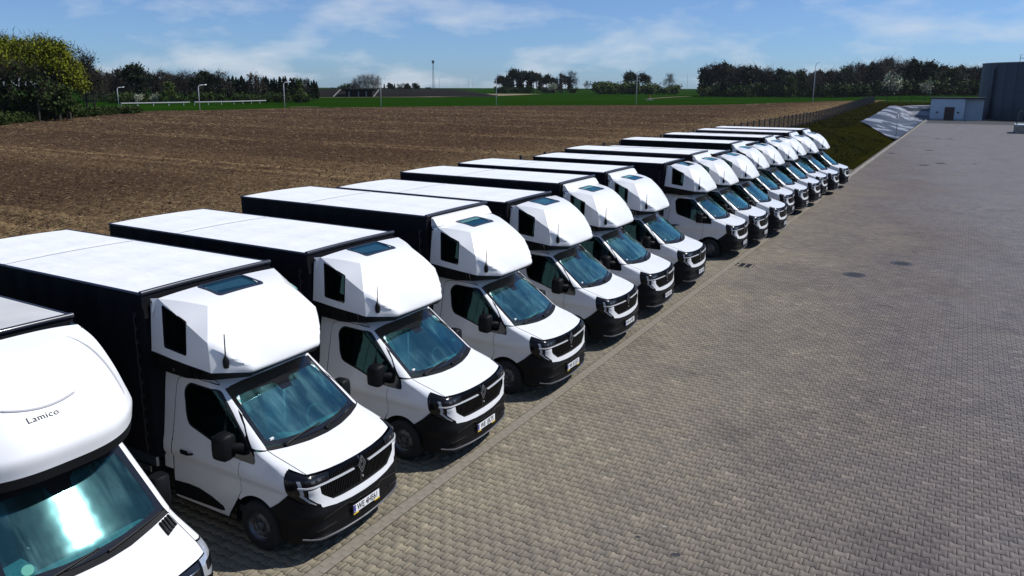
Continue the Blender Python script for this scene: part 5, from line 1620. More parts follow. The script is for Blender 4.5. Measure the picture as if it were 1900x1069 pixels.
def uvbox(mb, u0, u1, v0, v1, z0, z1, b=0.0):
    k = len(mb.V); mb.box(u0, u1, v0, v1, z0, z1, b)
    mb.V[k:] = [(*[float(q) for q in W2(p[0], p[1])], p[2]) for p in mb.V[k:]]
    return mb
# drain grate beside the gutter
g = empty('drain_grate', (*[float(q) for q in W2(26.12, .43)], 0)); tag(g, 'black iron drain grate set beside the pale gutter strip', 'drain grate')
def child(mb, name, mat, root, smooth=False):
    o = mb.build(name, mat, None, smooth); o.data.transform(Matrix.Translation(-root.location)); o.parent = root; recalc(o); return o
child(uvbox(MB(), 25.78, 26.46, .22, .64, -.008, -.004), 'pit', 'pit_black', g)
b = MB()
for q in (25.78, 26.44): uvbox(b, q - .02, q + .02, .20, .66, -.01, .006)
for q in (.22, .43, .64): uvbox(b, 25.8, 26.42, q - .018, q + .018, -.01, .0055)
child(b, 'grate_frame', 'gutter_concrete', g)
b = MB()
for k in range(14): uvbox(b, 25.815 + .045 * k, 25.832 + .045 * k, .24, .62, -.01, .003)
child(b, 'grate_bars', 'cast_iron', g)
def cover(u, v, r, label, grp=None):
    x, y = W2(u, v)
    c = empty('manhole_cover', (float(x), float(y), 0)); tag(c, label, 'manhole cover', grp)
    recalc(MB().lathe([(r + .035, -.01), (r + .03, .004), (r, .0045), (r - .004, -.004)], 32, 'z').build('cover_frame', 'cast_iron', c))
    recalc(MB().lathe([(r - .008, -.004), (r - .012, .004), (r * .8, .004), (r * .78, .001), (.001, .001)], 32, 'z').build('cover_plate', 'cast_iron', c))
    b = MB()
    for i in range(-4, 5):
        for j in range(-4, 5):
            if math.hypot(i, j) < 4.3: b.box(i * r * .16 - r * .055, i * r * .16 + r * .055, j * r * .16 - r * .055, j * r * .16 + r * .055, 0, .0045)
    b.build('cover_studs', 'cast_iron', c)
cover(29.2, 5.0, .33, 'round iron manhole cover, farther right of the near pair in the paving')
cover(26.58, 3.81, .33, 'round iron manhole cover, nearer left of the near pair in the paving')
for (u, v, r, lb) in ((68.7, 3.9, .42, 'left of the far pair of dark covers in the yard'), (71.2, 5.0, .42, 'right of the far pair of dark covers in the yard'), (85.6, 3.6, .42, 'lone dark cover in mid yard, below the foil bank'), (106, 3.7, .42, 'left of the farthest pair of dark covers'), (106.2, 5.0, .42, 'right of the farthest pair of dark covers'), (79.6, .75, .32, 'small dark cover close to the bank kerb'), (71.9, 7.4, .18, 'tiny dark cover far right in the yard')):
    cover(u, v, r, lb)

def spot(u, v, r, mat, label, seed, cat='stain'):
    g_ = np.random.default_rng(seed); x, y = W2(u, v)
    a = np.linspace(0, 2 * math.pi, 22, endpoint=False); rr_ = r * (1 + .45 * g_.normal(0, 1, 22).cumsum() / 5)
    rr_ = np.clip(.5 * (rr_ + rr_[::-1]), r * .4, r * 1.7)
    V = [(rr_[i] * math.cos(a[i]) * 1.5, rr_[i] * math.sin(a[i]), .0032) for i in range(22)]
    o = recalc(mesh('ground_stain', V, [tuple(range(22))], mat)); o.location = (float(x), float(y), 0); tag(o, label, cat)
spot(14.77, 6.32, .04, 'kerb_concrete', 'small white paint splash on the paving at the right', 3)
spot(9.36, 3.40, .026, 'kerb_concrete', 'small white paint splash low on the paving, among dark drips', 4)
spot(8.94, 3.18, .026, 'cast_iron', 'dark oil drip just left of the lower paint splash', 5)
spot(8.80, 3.75, .03, 'cast_iron', 'dark oil drip just below the lower paint splash', 6)
# ---- grass bank beside the yard
us = np.concatenate([np.linspace(46, 60, 40), np.linspace(60.5, 200, 190)]); vs = np.concatenate([np.linspace(-13.2, -9, 26), np.linspace(-8.9, -.13, 60), [.1, .34]])
Uu, Vv = np.meshgrid(us, vs); x, y = W2(Uu, Vv)
z = zterrain(x, y)
z = z + (.20 * (fbm(x * .8, y * .8, 31, 3) - .45) + .05 * RNG.uniform(-1, 1, x.shape)) * np.clip(z * 2, 0, 1) + .01 * (z > .02) - .05 * (z <= .02)
nu = len(us)
I = (np.arange(len(vs) - 1)[:, None] * nu + np.arange(nu - 1)[None]).reshape(-1)
bank = mesh('grass_bank', np.stack([x, y, z], -1).reshape(-1, 3), np.stack([I, I + 1, I + nu + 1, I + nu], -1), 'rough_grass', None, True)
recalc(bank); tag(bank, kind='structure')
# strip of rough ground behind the trucks up to the fence
us = np.linspace(-25, 46, 160); vs = np.linspace(-13.2, -9.4, 22)
Uu, Vv = np.meshgrid(us, vs); x, y = W2(Uu, Vv); z = zterrain(x, y); z = z + .1 * (fbm(x, y, 41, 3) - .45) * np.clip(z, 0, 1) - .03 * (z < .02)
nu = len(us); I = (np.arange(len(vs) - 1)[:, None] * nu + np.arange(nu - 1)[None]).reshape(-1)
o = mesh('verge', np.stack([x, y, z], -1).reshape(-1, 3), np.stack([I, I + 1, I + nu + 1, I + nu], -1), 'rough_grass', None, True); recalc(o); tag(o, kind='structure')
n = 42000
u = 54 + 130 * RNG.uniform(0, 1, n) ** 1.8; v = RNG.uniform(-13, -.2, n); x, y = W2(u, v); z = zterrain(x, y)
ok = (z > .05) & ~((u > 97) & (v > -6.4)); x, y, z = x[ok], y[ok], z[ok]; n = len(x)
th = RNG.uniform(0, 6.28, n); hgt = RNG.uniform(.03, .12, n) * (.6 + vnoise(x * .5, y * .5, 3)); wd = RNG.uniform(.03, .08, n)
dx_, dy_ = np.cos(th) * wd, np.sin(th) * wd; lx, ly = RNG.normal(0, .08, n), RNG.normal(0, .08, n)
V = np.stack([np.stack([x - dx_, y - dy_, z - .05], -1), np.stack([x + dx_, y + dy_, z - .05], -1), np.stack([x + lx, y + ly, z + hgt], -1)], 1).reshape(-1, 3)
o = mesh('grass', V, np.arange(3 * n).reshape(-1, 3), 'grass_blades'); tag(o, 'rough olive grass tufts on the bank beside the yard', 'grass', kind='stuff')
# kerb along the bank
kb = empty('kerb'); tag(kb, kind='structure')
b = MB().box(-.49, .49, -.075, .075, -.1, .13, .02)
V = [(p[0] * RD[0] + p[1] * NN[0], p[0] * RD[1] + p[1] * NN[1], p[2]) for p in b.V]
o = mesh('kerb_stone', V, b.F, 'kerb_concrete', kb); recalc(o); kme = o.data; bpy.data.objects.remove(o)
for k in range(112):
    x, y = W2(54.6 + k * 1.0, -.02 + .012 * math.sin(k * 1.7))
    o = link('kerb_stone', kme, kb); o.location = (float(x), float(y), random.uniform(-.02, .015)); o.rotation_euler = (0, 0, random.uniform(-.012, .012))
# black and white foil on the far slope
def foil_uv(s, t):                    # s along, t up the slope
    a = np.array([99.5, -.25]) * (1 - s) + np.array([166.5, -.25]) * s
    b_ = np.array([119, -6.4]) * (1 - s) + np.array([176, -6.9]) * s
    return a[..., 0] * (1 - t) + b_[..., 0] * t, a[..., 1] * (1 - t) + b_[..., 1] * t
S_, T_ = np.meshgrid(np.linspace(0, 1, 130), np.linspace(0, 1, 40))
ua = np.interp(S_, [0, .9, 1], [99.5, 164.5, 167.0]); va = np.interp(S_, [0, .9, 1], [-.25, -.25, .33])
ub = np.interp(S_, [0, .8, 1], [119, 172.5, 177.0]); vb = np.interp(S_, [0, .8, 1], [-6.4, -6.9, .33])
u = ua * (1 - T_) + ub * T_ + .8 * (vnoise(T_ * 6, S_ * 0, 3) - .5) * (S_ < .02); v = va * (1 - T_) + vb * T_
x, y = W2(u, v); z = zterrain(x, y) + .13 + .10 * (vnoise(u * .55, v * .25, 8) - .5) + .04 * vnoise(u * 3, v, 12)
nu = 130; I = (np.arange(39)[:, None] * nu + np.arange(nu - 1)[None]).reshape(-1)
o = mesh('slope_foil', np.stack([x, y, z], -1).reshape(-1, 3), np.stack([I, I + 1, I + nu + 1, I + nu], -1), 'silage_foil', None, True); recalc(o)
tag(o, 'white foil streaked with black draped over the bank before the pump house', 'foil')
x, y = W2(105, -.75)
s = empty('marker_pole', (float(x), float(y), float(zterrain(x, y)))); tag(s, 'thin pale pole standing on the foil covered slope', 'pole')
MB().tube([(0, 0, -.1), (.05, .02, 3.0)], [.05, .045], 8).build('pole_shaft', 'zinc', s, True); MB().box(-.12, .22, -.05, .05, 2.98, 3.06, .02).build('pole_head', 'zinc', s)
x, y = W2(82, -8.8)
b = MB().box(-.55, .55, -.35, .35, 0, .22, .06); o = recalc(b.build('concrete_slab', 'wall_white')); o.location = (float(x), float(y), float(zterrain(x, y)) + .02); tag(o, 'small pale slab lying in the grass of the bank', 'slab')

# ---- wire fence along the top of the bank
fn = empty('wire_fence', (*[float(q) for q in W2(45, -12)], 1.1)); tag(fn, 'long dark wire mesh fence between ploughed field and grass bank', 'fence')
b = MB().box(-.05, .05, -.05, .05, -.3, 1.56); b.box(-.054, .054, -.054, .054, 1.56, 1.59)
po = b.build('post', 'fence_dark'); pme = po.data; bpy.data.objects.remove(po)
b = MB()
for k in range(31): b.box(.04 + k * .0805, .048 + k * .0805, -.004, .004, .05, 1.5)
for zq in (.06, .45, .85, 1.25, 1.48): b.box(.03, 2.47, -.008, .008, zq, zq + .012)
po = b.build('mesh_panel', 'fence_dark'); wme = po.data; bpy.data.objects.remove(po)
def fz(u): 
    x, y = W2(u, -12); return float(zterrain(x, y))
ang = math.atan2(RD[1], RD[0])
for k in range(66):
    u = 30 + 2.5 * k
    x, y = [float(q) for q in W2(u, -12)]; z0 = fz(u); z1 = fz(u + 2.5)
    o = link('post', pme, fn); o.location = (x - fn.location.x, y - fn.location.y, z0 - fn.location.z); o.rotation_euler = (0, 0, ang)
    o = link('mesh_panel', wme, fn); o.location = (x - fn.location.x, y - fn.location.y, z0 - fn.location.z); o.rotation_euler = (0, -math.atan2(z1 - z0, 2.5), ang)
f2 = empty('back_fence', (*[float(q) for q in W2(196, -12)], 2.6)); tag(f2, 'dark wire fence behind the pump house at the far end of the yard', 'fence')
for k in range(16):
    x, y = [float(q) for q in W2(196, -12 + 2.5 * k)]; z0 = float(zterrain(x, y))
    o = link('post', pme, f2); o.location = (x - f2.location.x, y - f2.location.y, z0 - f2.location.z); o.rotation_euler = (0, 0, ang)
    if k < 15:
        o = link('mesh_panel', wme, f2); o.location = (x - f2.location.x, y - f2.location.y, z0 - f2.location.z); o.rotation_euler = (0, 0, ang - math.pi / 2)

o = multi('asphalt_apron', [sheet('', 152, 189, .36, 40, .003, '')], 'roof_dark')
# ---- pump house
ph = empty('pump_house', (*[float(q) for q in W2(169, 3.2)], 0)); tag(ph, 'low white flat roofed pump house with brown door beside the tank', 'building')
def uvchild(name, mat, boxes, root, bev=0.0):
    b = MB()
    for q in boxes: uvbox(b, *q, bev)
    return child(b, name, mat, root)
uvchild('wall', 'wall_white', [(168.0, 173, .35, 5.95, 0, 3.95)], ph)
uvchild('annex_wall', 'wall_grey', [(168.6, 172.5, 5.96, 8.95, 0, 3.95)], ph)
uvchild('roof', 'roof_dark', [(167.8, 173.2, .2, 9.1, 3.955, 4.2)], ph)
dr = uvchild('door', 'door_brown', [(167.9, 167.99, 2.75, 4.35, 0, 2.45)], ph)
uvchild('door_sign', 'red_paint', [(167.86, 167.895, 3.1, 3.6, 1.75, 2.0)], dr)
uvchild('door_frame', 'roof_dark', [(167.88, 167.99, 2.66, 2.75, 0, 2.54), (167.88, 167.99, 4.35, 4.44, 0, 2.54), (167.88, 167.99, 2.75, 4.35, 2.45, 2.54)], dr)
for v in (1.55, 5.0): uvchild('wall_lamp', 'roof_dark', [(167.75, 167.99, v - .15, v + .15, 1.35, 1.6)], ph, .03)
uvchild('plinth', 'wall_grey', [(167.93, 167.99, .35, 2.65, 0, .35), (167.93, 167.99, 4.45, 5.95, 0, .35)], ph)
# ---- storage tank of bolted plates
TR_, TH = 14.5, 10.7
tx, ty = [float(q) for q in W2(187.5, 22.6)]
tk = empty('storage_tank', (tx, ty, 0)); tag(tk, 'tall blue grey cylindrical storage tank of bolted plates', 'tank')
NS, NTI = 40, 6
ph_ = TH / NTI; da = 2 * math.pi / NS
def plate_mesh():
    V, F = [], []
    g_ = .07
    for i in range(5):
        a = -da / 2 + .0035 + (da - .007) * i / 4
        for z in (g_ / 2, ph_ - g_ / 2): V.append((TR_ * math.cos(a), TR_ * math.sin(a), z))
        for z in (g_ / 2, ph_ - g_ / 2): V.append(((TR_ - .06) * math.cos(a), (TR_ - .06) * math.sin(a), z))
    for i in range(4):
        k = i * 4
        F += [(k, k + 4, k + 5, k + 1), (k, k + 2, k + 6, k + 4), (k + 1, k + 5, k + 7, k + 3)]
    F += [(0, 1, 3, 2), (16, 18, 19, 17)]
    o = mesh('plate', V, F, 'tank_steel', None, False); recalc(o); return o
po = plate_mesh(); tme = po.data; bpy.data.objects.remove(po)
for j in range(NTI):
    for i in range(NS):
        o = link('plate', tme, tk); o.location = (0, 0, j * ph_); o.rotation_euler = (0, 0, i * da)
recalc(MB().lathe([(TR_ - .05, 0), (TR_ - .05, TH), (TR_ - 1, TH + .02), (.01, TH + .5)], 80, 'z').build('core', 'tank_seam', tk, True, 30))
recalc(MB().lathe([(TR_ + .05, TH - .1), (TR_ + .12, TH - .05), (TR_ + .12, TH + .08), (TR_ - .1, TH + .1)], 80, 'z').build('rim_ring', 'zinc', tk, True, 30))
def tankpt(px_az, r=TR_ + .25):
    """point on the tank wall facing the yard at a bearing round the tank"""
    return (r * math.cos(px_az), r * math.sin(px_az))
a_pipe = math.atan2(-ty, -tx) - .93
p = tankpt(a_pipe)
MB().tube([(p[0], p[1], 0), (p[0], p[1], TH - 1.2), (p[0] * .97, p[1] * .97, TH - .8)], .26, 10).build('down_pipe', 'tank_steel', tk, True)
b = MB()
a_r = math.atan2(-ty, -tx) - .52
c = tankpt(a_r, TR_ - .6)
for (i, j) in ((-.9, 0), (0, 0), (.9, 0)): b.tube([(c[0] + i, c[1], TH), (c[0] + i, c[1], TH + 1.35)], .05, 5)
for zq in (.7, 1.33): b.tube([(c[0] - .9, c[1], TH + zq), (c[0] + .9, c[1], TH + zq)], .05, 5)
b.tube([(c[0] + .9, c[1], TH + .35), (c[0] + 4, c[1] - 2, TH + .3)], .05, 5)
b.build('railing', 'zinc', tk)
# ---- loading block at the right
x, y = W2(125, 13.9)
lb = empty('concrete_dock', (float(x), float(y), 0)); tag(lb, 'grey concrete block with a pole at the right edge of the yard', 'dock')
uvchild('block', 'kerb_concrete', [(124, 128.5, 12.25, 18, 0, 1.05)], lb, .04)
uvchild('deck', 'wall_grey', [(123.95, 128.55, 12.2, 18.05, 1.055, 1.16)], lb, .02)
b = MB(); x0, y0 = [float(q) for q in W2(124.1, 12.35)]
b.tube([(x0, y0, 0), (x0, y0, 2.7), (x0 + .25, y0 + .1, 3.05), (x0 + .55, y0 + .2, 2.95)], .06, 6); child(b, 'rail_pole', 'fence_dark', lb)

# ---- street lamps along the lane beyond the field
def lamp_post(px, d, hgt, label, right=1, arm=1.4):
    x, y, z = place(px, d)
    r = empty('street_lamp', (x, y, z)); tag(r, label, 'street lamp', 'white lamp posts along the lane')
    ca, sa = azdir(px)[1], azdir(px)[0]
    ax, ay = ca * right, -sa * right
    MB().tube([(0, 0, 0), (0, 0, hgt * .9)] + [(ax * arm * (1 - math.cos(t)) * .45, ay * arm * (1 - math.cos(t)) * .45, hgt * .9 + hgt * .1 * math.sin(t)) for t in (.5, 1.0, 1.57)] + [(ax * arm * .75, ay * arm * .75, hgt * 1.005)], [.095, .08, .072, .07, .065, .06], 8).build('shaft', 'lamp_white', r, True)
    MB().tube([(ax * arm * .68, ay * arm * .68, hgt * 1.0), (ax * arm * 1.25, ay * arm * 1.25, hgt * 1.02)], [.07, .10], 6).build('lantern', 'lamp_white', r, True)
for px, d, hg, lb in ((217, 215, 4.3, 'white lamp post before the dark wood, leftmost of the row'), (367.5, 165, 4.9, 'white lamp post at the field edge in front of the white guardrail'), (526, 180, 5.6, 'white lamp post at the right end of the left wood'), (705.5, 190, 6.7, 'white lamp post beside the grey poplar clump'), (920, 206, 7.6, 'white lamp post left of the central dark copse'), (1180, 220, 9.1, 'white lamp post in front of the copse right of centre'), (1508, 218, 10.0, 'tallest white lamp post, in front of the long right wood')):
    lamp_post(px, d, hg, lb, 1, 1.25 if px != 1508 else .7)
# ---- white guardrail on the road at the left
gl = empty('guardrail', place(350, 215)); tag(gl, 'long white guardrail along the road before the left wood', 'guardrail')
def rail(px0, d0, px1, d1, name):
    a, b_ = np.array(place(px0, d0)), np.array(place(px1, d1)); dd = (b_ - a); L = np.linalg.norm(dd[:2]); th = math.atan2(dd[1], dd[0])
    m = MB().box(0, L, -.06, .06, .60, .82, .02)
    for k in range(int(L / 4) + 1): m.box(k * 4 - .06, k * 4 + .06, .07, .2, -.2, .9)
    o = m.build(name, 'barrier_white'); o.location = Vector(a) - gl.location; o.rotation_euler = (0, 0, th); o.parent = gl
rail(222, 205, 350, 214, 'rail_beam'); rail(359, 215, 432, 222, 'rail_beam'); rail(432.5, 222.5, 492, 235, 'rail_beam')
# ---- embankment with underpass far behind
def strip_mesh(name, pts0, pts1, mat):
    n_ = len(pts0); o = mesh(name, list(pts0) + list(pts1), [(i, i + 1, n_ + i + 1, n_ + i) for i in range(n_ - 1)], mat, None, True); recalc(o); return o
pxs = np.linspace(560, 960, 60)
rows = []
for d, dz_ in ((372, -.3), (386, 1.7), (398, 3.1), (404, 3.3), (430, 3.2)):
    row_ = []
    for p_ in pxs:
        c = azdir(p_); k = float(sm(p_, 560, 600) * (1 - sm(p_, 830, 940)))
        x, y = c[0] * d, c[1] * d; row_.append((x, y, float(zterrain(x, y)) + dz_ * k + .12 * float(vnoise(p_ * .3, d * .2, 2)) * k - .2 * (1 - k)))
    rows.append(row_)
V = [v for r_ in rows for v in r_]; k = len(pxs)
o = mesh('road_embankment', V, [(j * k + i, j * k + i + 1, (j + 1) * k + i + 1, (j + 1) * k + i) for j in range(4) for i in range(k - 1)], 'bare_slope', None, True); recalc(o); tag(o, kind='structure')
br = empty('underpass', place(665, 368)); tag(br, 'pale concrete road underpass with slanted wing walls in the dark embankment', 'bridge')
c = azdir(665); ex, ey = c[1], -c[0]
def bbox(name, mat, s0, s1, f0, f1, z0, z1):
    b = MB()
    b.box(s0, s1, f0, f1, z0, z1)
    b.V = [(p[0] * ex + p[1] * c[0], p[0] * ey + p[1] * c[1], p[2]) for p in b.V]
    o = recalc(b.build(name, mat, br)); return o
bbox('deck', 'bare_slope', -7.5, 7.5, -1, 12, 2.5, 3.4); bbox('opening', 'pit_black', -6, 6, 1.2, 11, 0, 2.5)
for s_ in (-4.4, -.2, 3.3): bbox('pier', 'bridge_concrete', s_ - .3, s_ + .3, -.6, .3, -.2, 2.5)
for s_ in (-1, 1):
    b = MB().tube([(s_ * 6.4, -3.5, 0), (s_ * 7.9 + (s_ > 0) * 1.3, 2, 3.2)] if s_ > 0 else [(-11.5, -3.5, 0), (-8.3, 2, 3.2)], .22, 5)
    b.V = [(p[0] * ex + p[1] * c[0], p[0] * ey + p[1] * c[1], p[2]) for p in b.V]
    b.build('stair_rail', 'bridge_concrete', br)
# pale farm track and brown strip on the green field
def ribbon(name, pts, w, mat, dz_=.03):
    P = np.array([place(p, d) for p, d in pts]); P = catmull(P, 40)
    T = np.gradient(P[:, :2], axis=0); T /= np.linalg.norm(T, axis=1, keepdims=True); Nn = np.stack([-T[:, 1], T[:, 0]], -1)
    ws = np.interp(np.linspace(0, 1, 40), np.linspace(0, 1, len(w)), w)
    zz = np.array([float(zterrain(*p[:2])) for p in P]) + dz_
    a = np.c_[P[:, :2] - Nn * ws[:, None], zz]; b_ = np.c_[P[:, :2] + Nn * ws[:, None], zz]
    o = strip_mesh(name, [tuple(q) for q in a], [tuple(q) for q in b_], mat); tag(o, kind='structure')
ribbon('dirt_road', [(560, 340), (700, 352), (800, 366), (870, 410), (930, 500)], [2.5, 2.5, 4, 14, 26], 'dirt_track')
ribbon('field_track', [(1200, 330), (1240, 380), (1280, 430)], [1.0, 1.2, 1.2], 'dirt_track', .05)
ribbon('verge_patch', [(535, 186), (560, 187), (590, 187)], [1.0, 1.2, .8], 'dirt_track', .08)
ribbon('verge_patch', [(1385, 218), (1420, 219), (1470, 219)], [1.4, 1.8, 1.2], 'dirt_track', .08)
x, y, z = place(1205, 300)
mk = empty('vent_marker', (x, y, z)); tag(mk, 'small red and white marker post on a pale slab in the green field', 'marker post')
MB().box(-1.4, 1.4, -.8, .8, -.05, .12, .03).build('slab', 'barrier_white', mk); MB().tube([(0, 0, .1), (0, 0, 1.0)], .18, 8).build('lower_post', 'barrier_white', mk); MB().tube([(0, 0, 1.0), (0, 0, 2.0)], .17, 8).build('upper_post', 'red_paint', mk)
# radio mast
x, y, z = place(803.5, 900)
ms = empty('radio_mast', (x, y, z)); tag(ms, 'tall thin lattice radio mast on the skyline', 'mast')
b = MB(); Hm = 30.0
for k in range(3):
    a = 2 * math.pi * k / 3 + .4
    b.tube([(1.5 * math.cos(a), 1.5 * math.sin(a), -1), (.45 * math.cos(a), .45 * math.sin(a), Hm)], .16, 4)
for j in range(18):
    z0, z1 = Hm * j / 18, Hm * (j + 1) / 18
    for k in range(3):
        a, a2 = 2 * math.pi * k / 3 + .4, 2 * math.pi * (k + 1) / 3 + .4
        r0, r1 = 1.5 - 1.05 * j / 18, 1.5 - 1.05 * (j + 1) / 18
        b.tube([(r0 * math.cos(a), r0 * math.sin(a), z0), (r1 * math.cos(a2), r1 * math.sin(a2), z1)], .08, 3)
b.build('lattice', 'zinc', ms)
b = MB()
for k in range(6): a = k * 1.047; b.box(1.0 * math.cos(a) - .3, 1.0 * math.cos(a) + .3, 1.0 * math.sin(a) - .3, 1.0 * math.sin(a) + .3, Hm - 1.0, Hm + 2.2)
b.build('antennas', 'fence_dark', ms)
MB().box(-9, -3, -1.5, 1.5, -1, 2.5).build('equipment_hut', 'roof_dark', ms)
for i, (px, hg) in enumerate(((815, 14), (868, 16), (877, 16), (1273, 20))):
    x, y, z = place(px, 1050)
    o = MB().tube([(0, 0, -2), (0, 0, hg)], [.22, .12], 5).build('skyline_pole', 'zinc'); o.location = (x, y, z)
    tag(o, ['thin grey pole on the skyline just right of the radio mast', 'thin pole on the skyline, left of a close pair', 'thin pole on the skyline, right of a close pair', 'thin pole on the skyline left of the right wood'][i], 'pole')

# ================================================================== trees
class Tree:
    """arrays of quads / triangles for one tree: bark tubes and leaf faces"""
    def __init__(s): s.V = []; s.F = []; s.M = []; s.n = 0
    def tube(s, p0, p1, r0, r1, n=4, m=0):
        p0, p1 = np.array(p0, float), np.array(p1, float); d = p1 - p0; d /= np.linalg.norm(d) + 1e-9
        a = np.cross(d, (0.3, .9, .1)); a /= np.linalg.norm(a) + 1e-9; b = np.cross(d, a)
        t = np.linspace(0, 2 * math.pi, n, endpoint=False)
        ring = np.cos(t)[:, None] * a + np.sin(t)[:, None] * b
        s.V += [p0 + ring * r0, p1 + ring * r1]
        for k in range(n): s.F.append((s.n + k, s.n + (k + 1) % n, s.n + n + (k + 1) % n, s.n + n + k)); s.M.append(m)
        s.n += 2 * n
    def leaves(s, C, size, rng, m=1, flat=.0):
        n = len(C)
        d = rng.normal(0, 1, (n, 3)); d[:, 2] = d[:, 2] * (1 - flat)
        d /= np.linalg.norm(d, axis=1, keepdims=True) + 1e-9
        e = np.cross(d, rng.normal(0, 1, (n, 3))); e /= np.linalg.norm(e, axis=1, keepdims=True) + 1e-9
        sz = size * rng.uniform(.6, 1.4, (n, 1))
        V = np.stack([C - d * sz, C + e * sz * .7, C + d * sz, C - e * sz * .7], 1).reshape(-1, 3)
        s.V.append(V)
        for k in range(n): s.F.append(tuple(s.n + 4 * k + j for j in range(4))); s.M.append(m)
        s.n += 4 * n
    def arrays(s): return np.vstack(s.V), np.array(s.F), np.array(s.M)
def deciduous(h, cr, seed, nleaf=900, size=.30, bare=.3, twigs=160, low=.25, tops=True, thick=.025):
    """trunk, limbs, twigs and leaf clumps; leaves gather into uneven clumps"""
    g = np.random.default_rng(seed); t = Tree()
    bend = g.normal(0, .04 * h, 2)
    def trunk(z): k = z / h; return np.array([bend[0] * k * k, bend[1] * k * k, z])
    zs = np.linspace(-.3, h * .85, 6)
    for a, b in zip(zs[:-1], zs[1:]): t.tube(trunk(max(a, 0)) + (0, 0, min(a, 0)), trunk(b), thick * h * (1 - .8 * max(a, 0) / h), thick * h * (1 - .8 * b / h), 6)
    tips = []
    nb = 15
    for i in range(nb):
        z0 = h * (low + (.83 - low) * (i + g.uniform(0, 1)) / nb); p = trunk(z0); a = i * 2.4 + g.uniform(-.5, .5)
        k = (z0 / h - low) / (.9 - low)
        ln = cr * (1.05 - .55 * k) * g.uniform(.7, 1.2)
        el = .35 + .7 * k
        d = np.array([math.cos(a) * math.cos(el), math.sin(a) * math.cos(el), math.sin(el)])
        m1 = p + d * ln * .5 + (0, 0, .04 * ln); e = m1 + (d + g.normal(0, .25, 3) + (0, 0, .22)) * ln * .55
        r = thick * h * .42 * (1 - .5 * k)
        t.tube(p, m1, r, r * .6); t.tube(m1, e, r * .6, r * .2)
        tips += [e, m1 * .4 + e * .6]
        for _ in range(3):
            q = m1 + (e - m1) * g.uniform(.1, .9); dd = d * .5 + g.normal(0, .6, 3) + (0, 0, .3); dd /= np.linalg.norm(dd); e2 = q + dd * ln * g.uniform(.25, .5)
            t.tube(q, e2, r * .32, r * .12, 3); tips.append(e2)
    tips.append(trunk(h * .9) + (0, 0, h * .07)); tips = np.array(tips)
    for _ in range(twigs):
        q = tips[g.integers(len(tips))]; c = q + g.normal(0, .06 * h, 3); e = c + g.normal(0, .05 * h, 3) + (0, 0, .05 * h)
        t.tube(c, e, .0035 * h, .0015 * h, 3, 2)
    if nleaf:
        w = g.uniform(.2, 1, len(tips)) ** 1.5; w *= (g.uniform(0, 1, len(tips)) > bare); w = w / (w.sum() + 1e-9)
        ids = g.choice(len(tips), nleaf, p=w)
        C = tips[ids] + g.normal(0, 1, (nleaf, 3)) * np.array([.085, .085, .06]) * h * .75
        t.leaves(C, size, g)
    return t.arrays()
def conifer(h, cr, seed, nleaf=700, size=.34):
    g = np.random.default_rng(seed); t = Tree()
    t.tube((0, 0, -.3), (0, 0, h * .55), .02 * h, .012 * h, 6); t.tube((0, 0, h * .55), (0, 0, h), .012 * h, .002 * h, 5)
    k = 1 - g.uniform(0, 1, nleaf) ** .62; z = h * (.18 + .82 * k); tier = .72 + .28 * np.cos(z / h * 50)
    rad = cr * (1 - k) ** .8 * np.sqrt(g.uniform(.05, 1, nleaf)) * tier + .05; a = g.uniform(0, 6.28, nleaf)
    t.leaves(np.stack([rad * np.cos(a), rad * np.sin(a), z - rad * .25], -1), size, g)
    for i in range(14):
        zz = h * (.2 + .7 * i / 14); a = i * 2.4; rr_ = cr * (1 - (zz / h - .18) / .82) ** .8
        t.tube((0, 0, zz), (rr_ * .9 * math.cos(a), rr_ * .9 * math.sin(a), zz - .15 * rr_), .006 * h, .002 * h, 3)
    return t.arrays()
def bush(h, seed, nleaf=420, size=.2, wide=.8):
    g = np.random.default_rng(seed); t = Tree()
    tips = []
    for i in range(9):
        a = i * 2.4; e = np.array([math.cos(a) * h * wide * g.uniform(.2, .7), math.sin(a) * h * wide * g.uniform(.2, .7), h * g.uniform(.45, .95)])
        t.tube((0, 0, -.1), e * .5, .02 * h, .012 * h, 4); t.tube(e * .5, e, .012 * h, .004 * h, 3); tips += [e, e * .7]
    tips = np.array(tips); ids = g.integers(len(tips), size=nleaf)
    t.leaves(np.maximum(tips[ids] + g.normal(0, .14 * h, (nleaf, 3)), (-99, -99, .02)), size, g)
    return t.arrays()
def put_tree(name, arr, px, d, rz, sc, mats, label, cat='tree', group=None, dz_=0):
    """one tree with its trunk and crown as parts"""
    V, F, M = arr
    x, y, z = place(px, d)
    r = empty(name, (x, y, z + dz_), rz); tag(r, label, cat, group)
    for nm, sel, ml in (('trunk', M == 0, [mats[0]]), ('crown', M > 0, [mats[1], mats[2]])):
        if not sel.any(): continue
        f = F[sel] if isinstance(F, np.ndarray) else F
        used = np.unique(f); mp = np.full(len(V), -1); mp[used] = np.arange(len(used))
        mesh(nm, V[used] * sc, mp[f], None, r, mats=ml, midx=np.maximum(M[sel] - 1, 0))
    return r
def as_quads(arr):
    V, F, M = arr
    return V, F, M
def _fix(arr_fn):
    return arr_fn
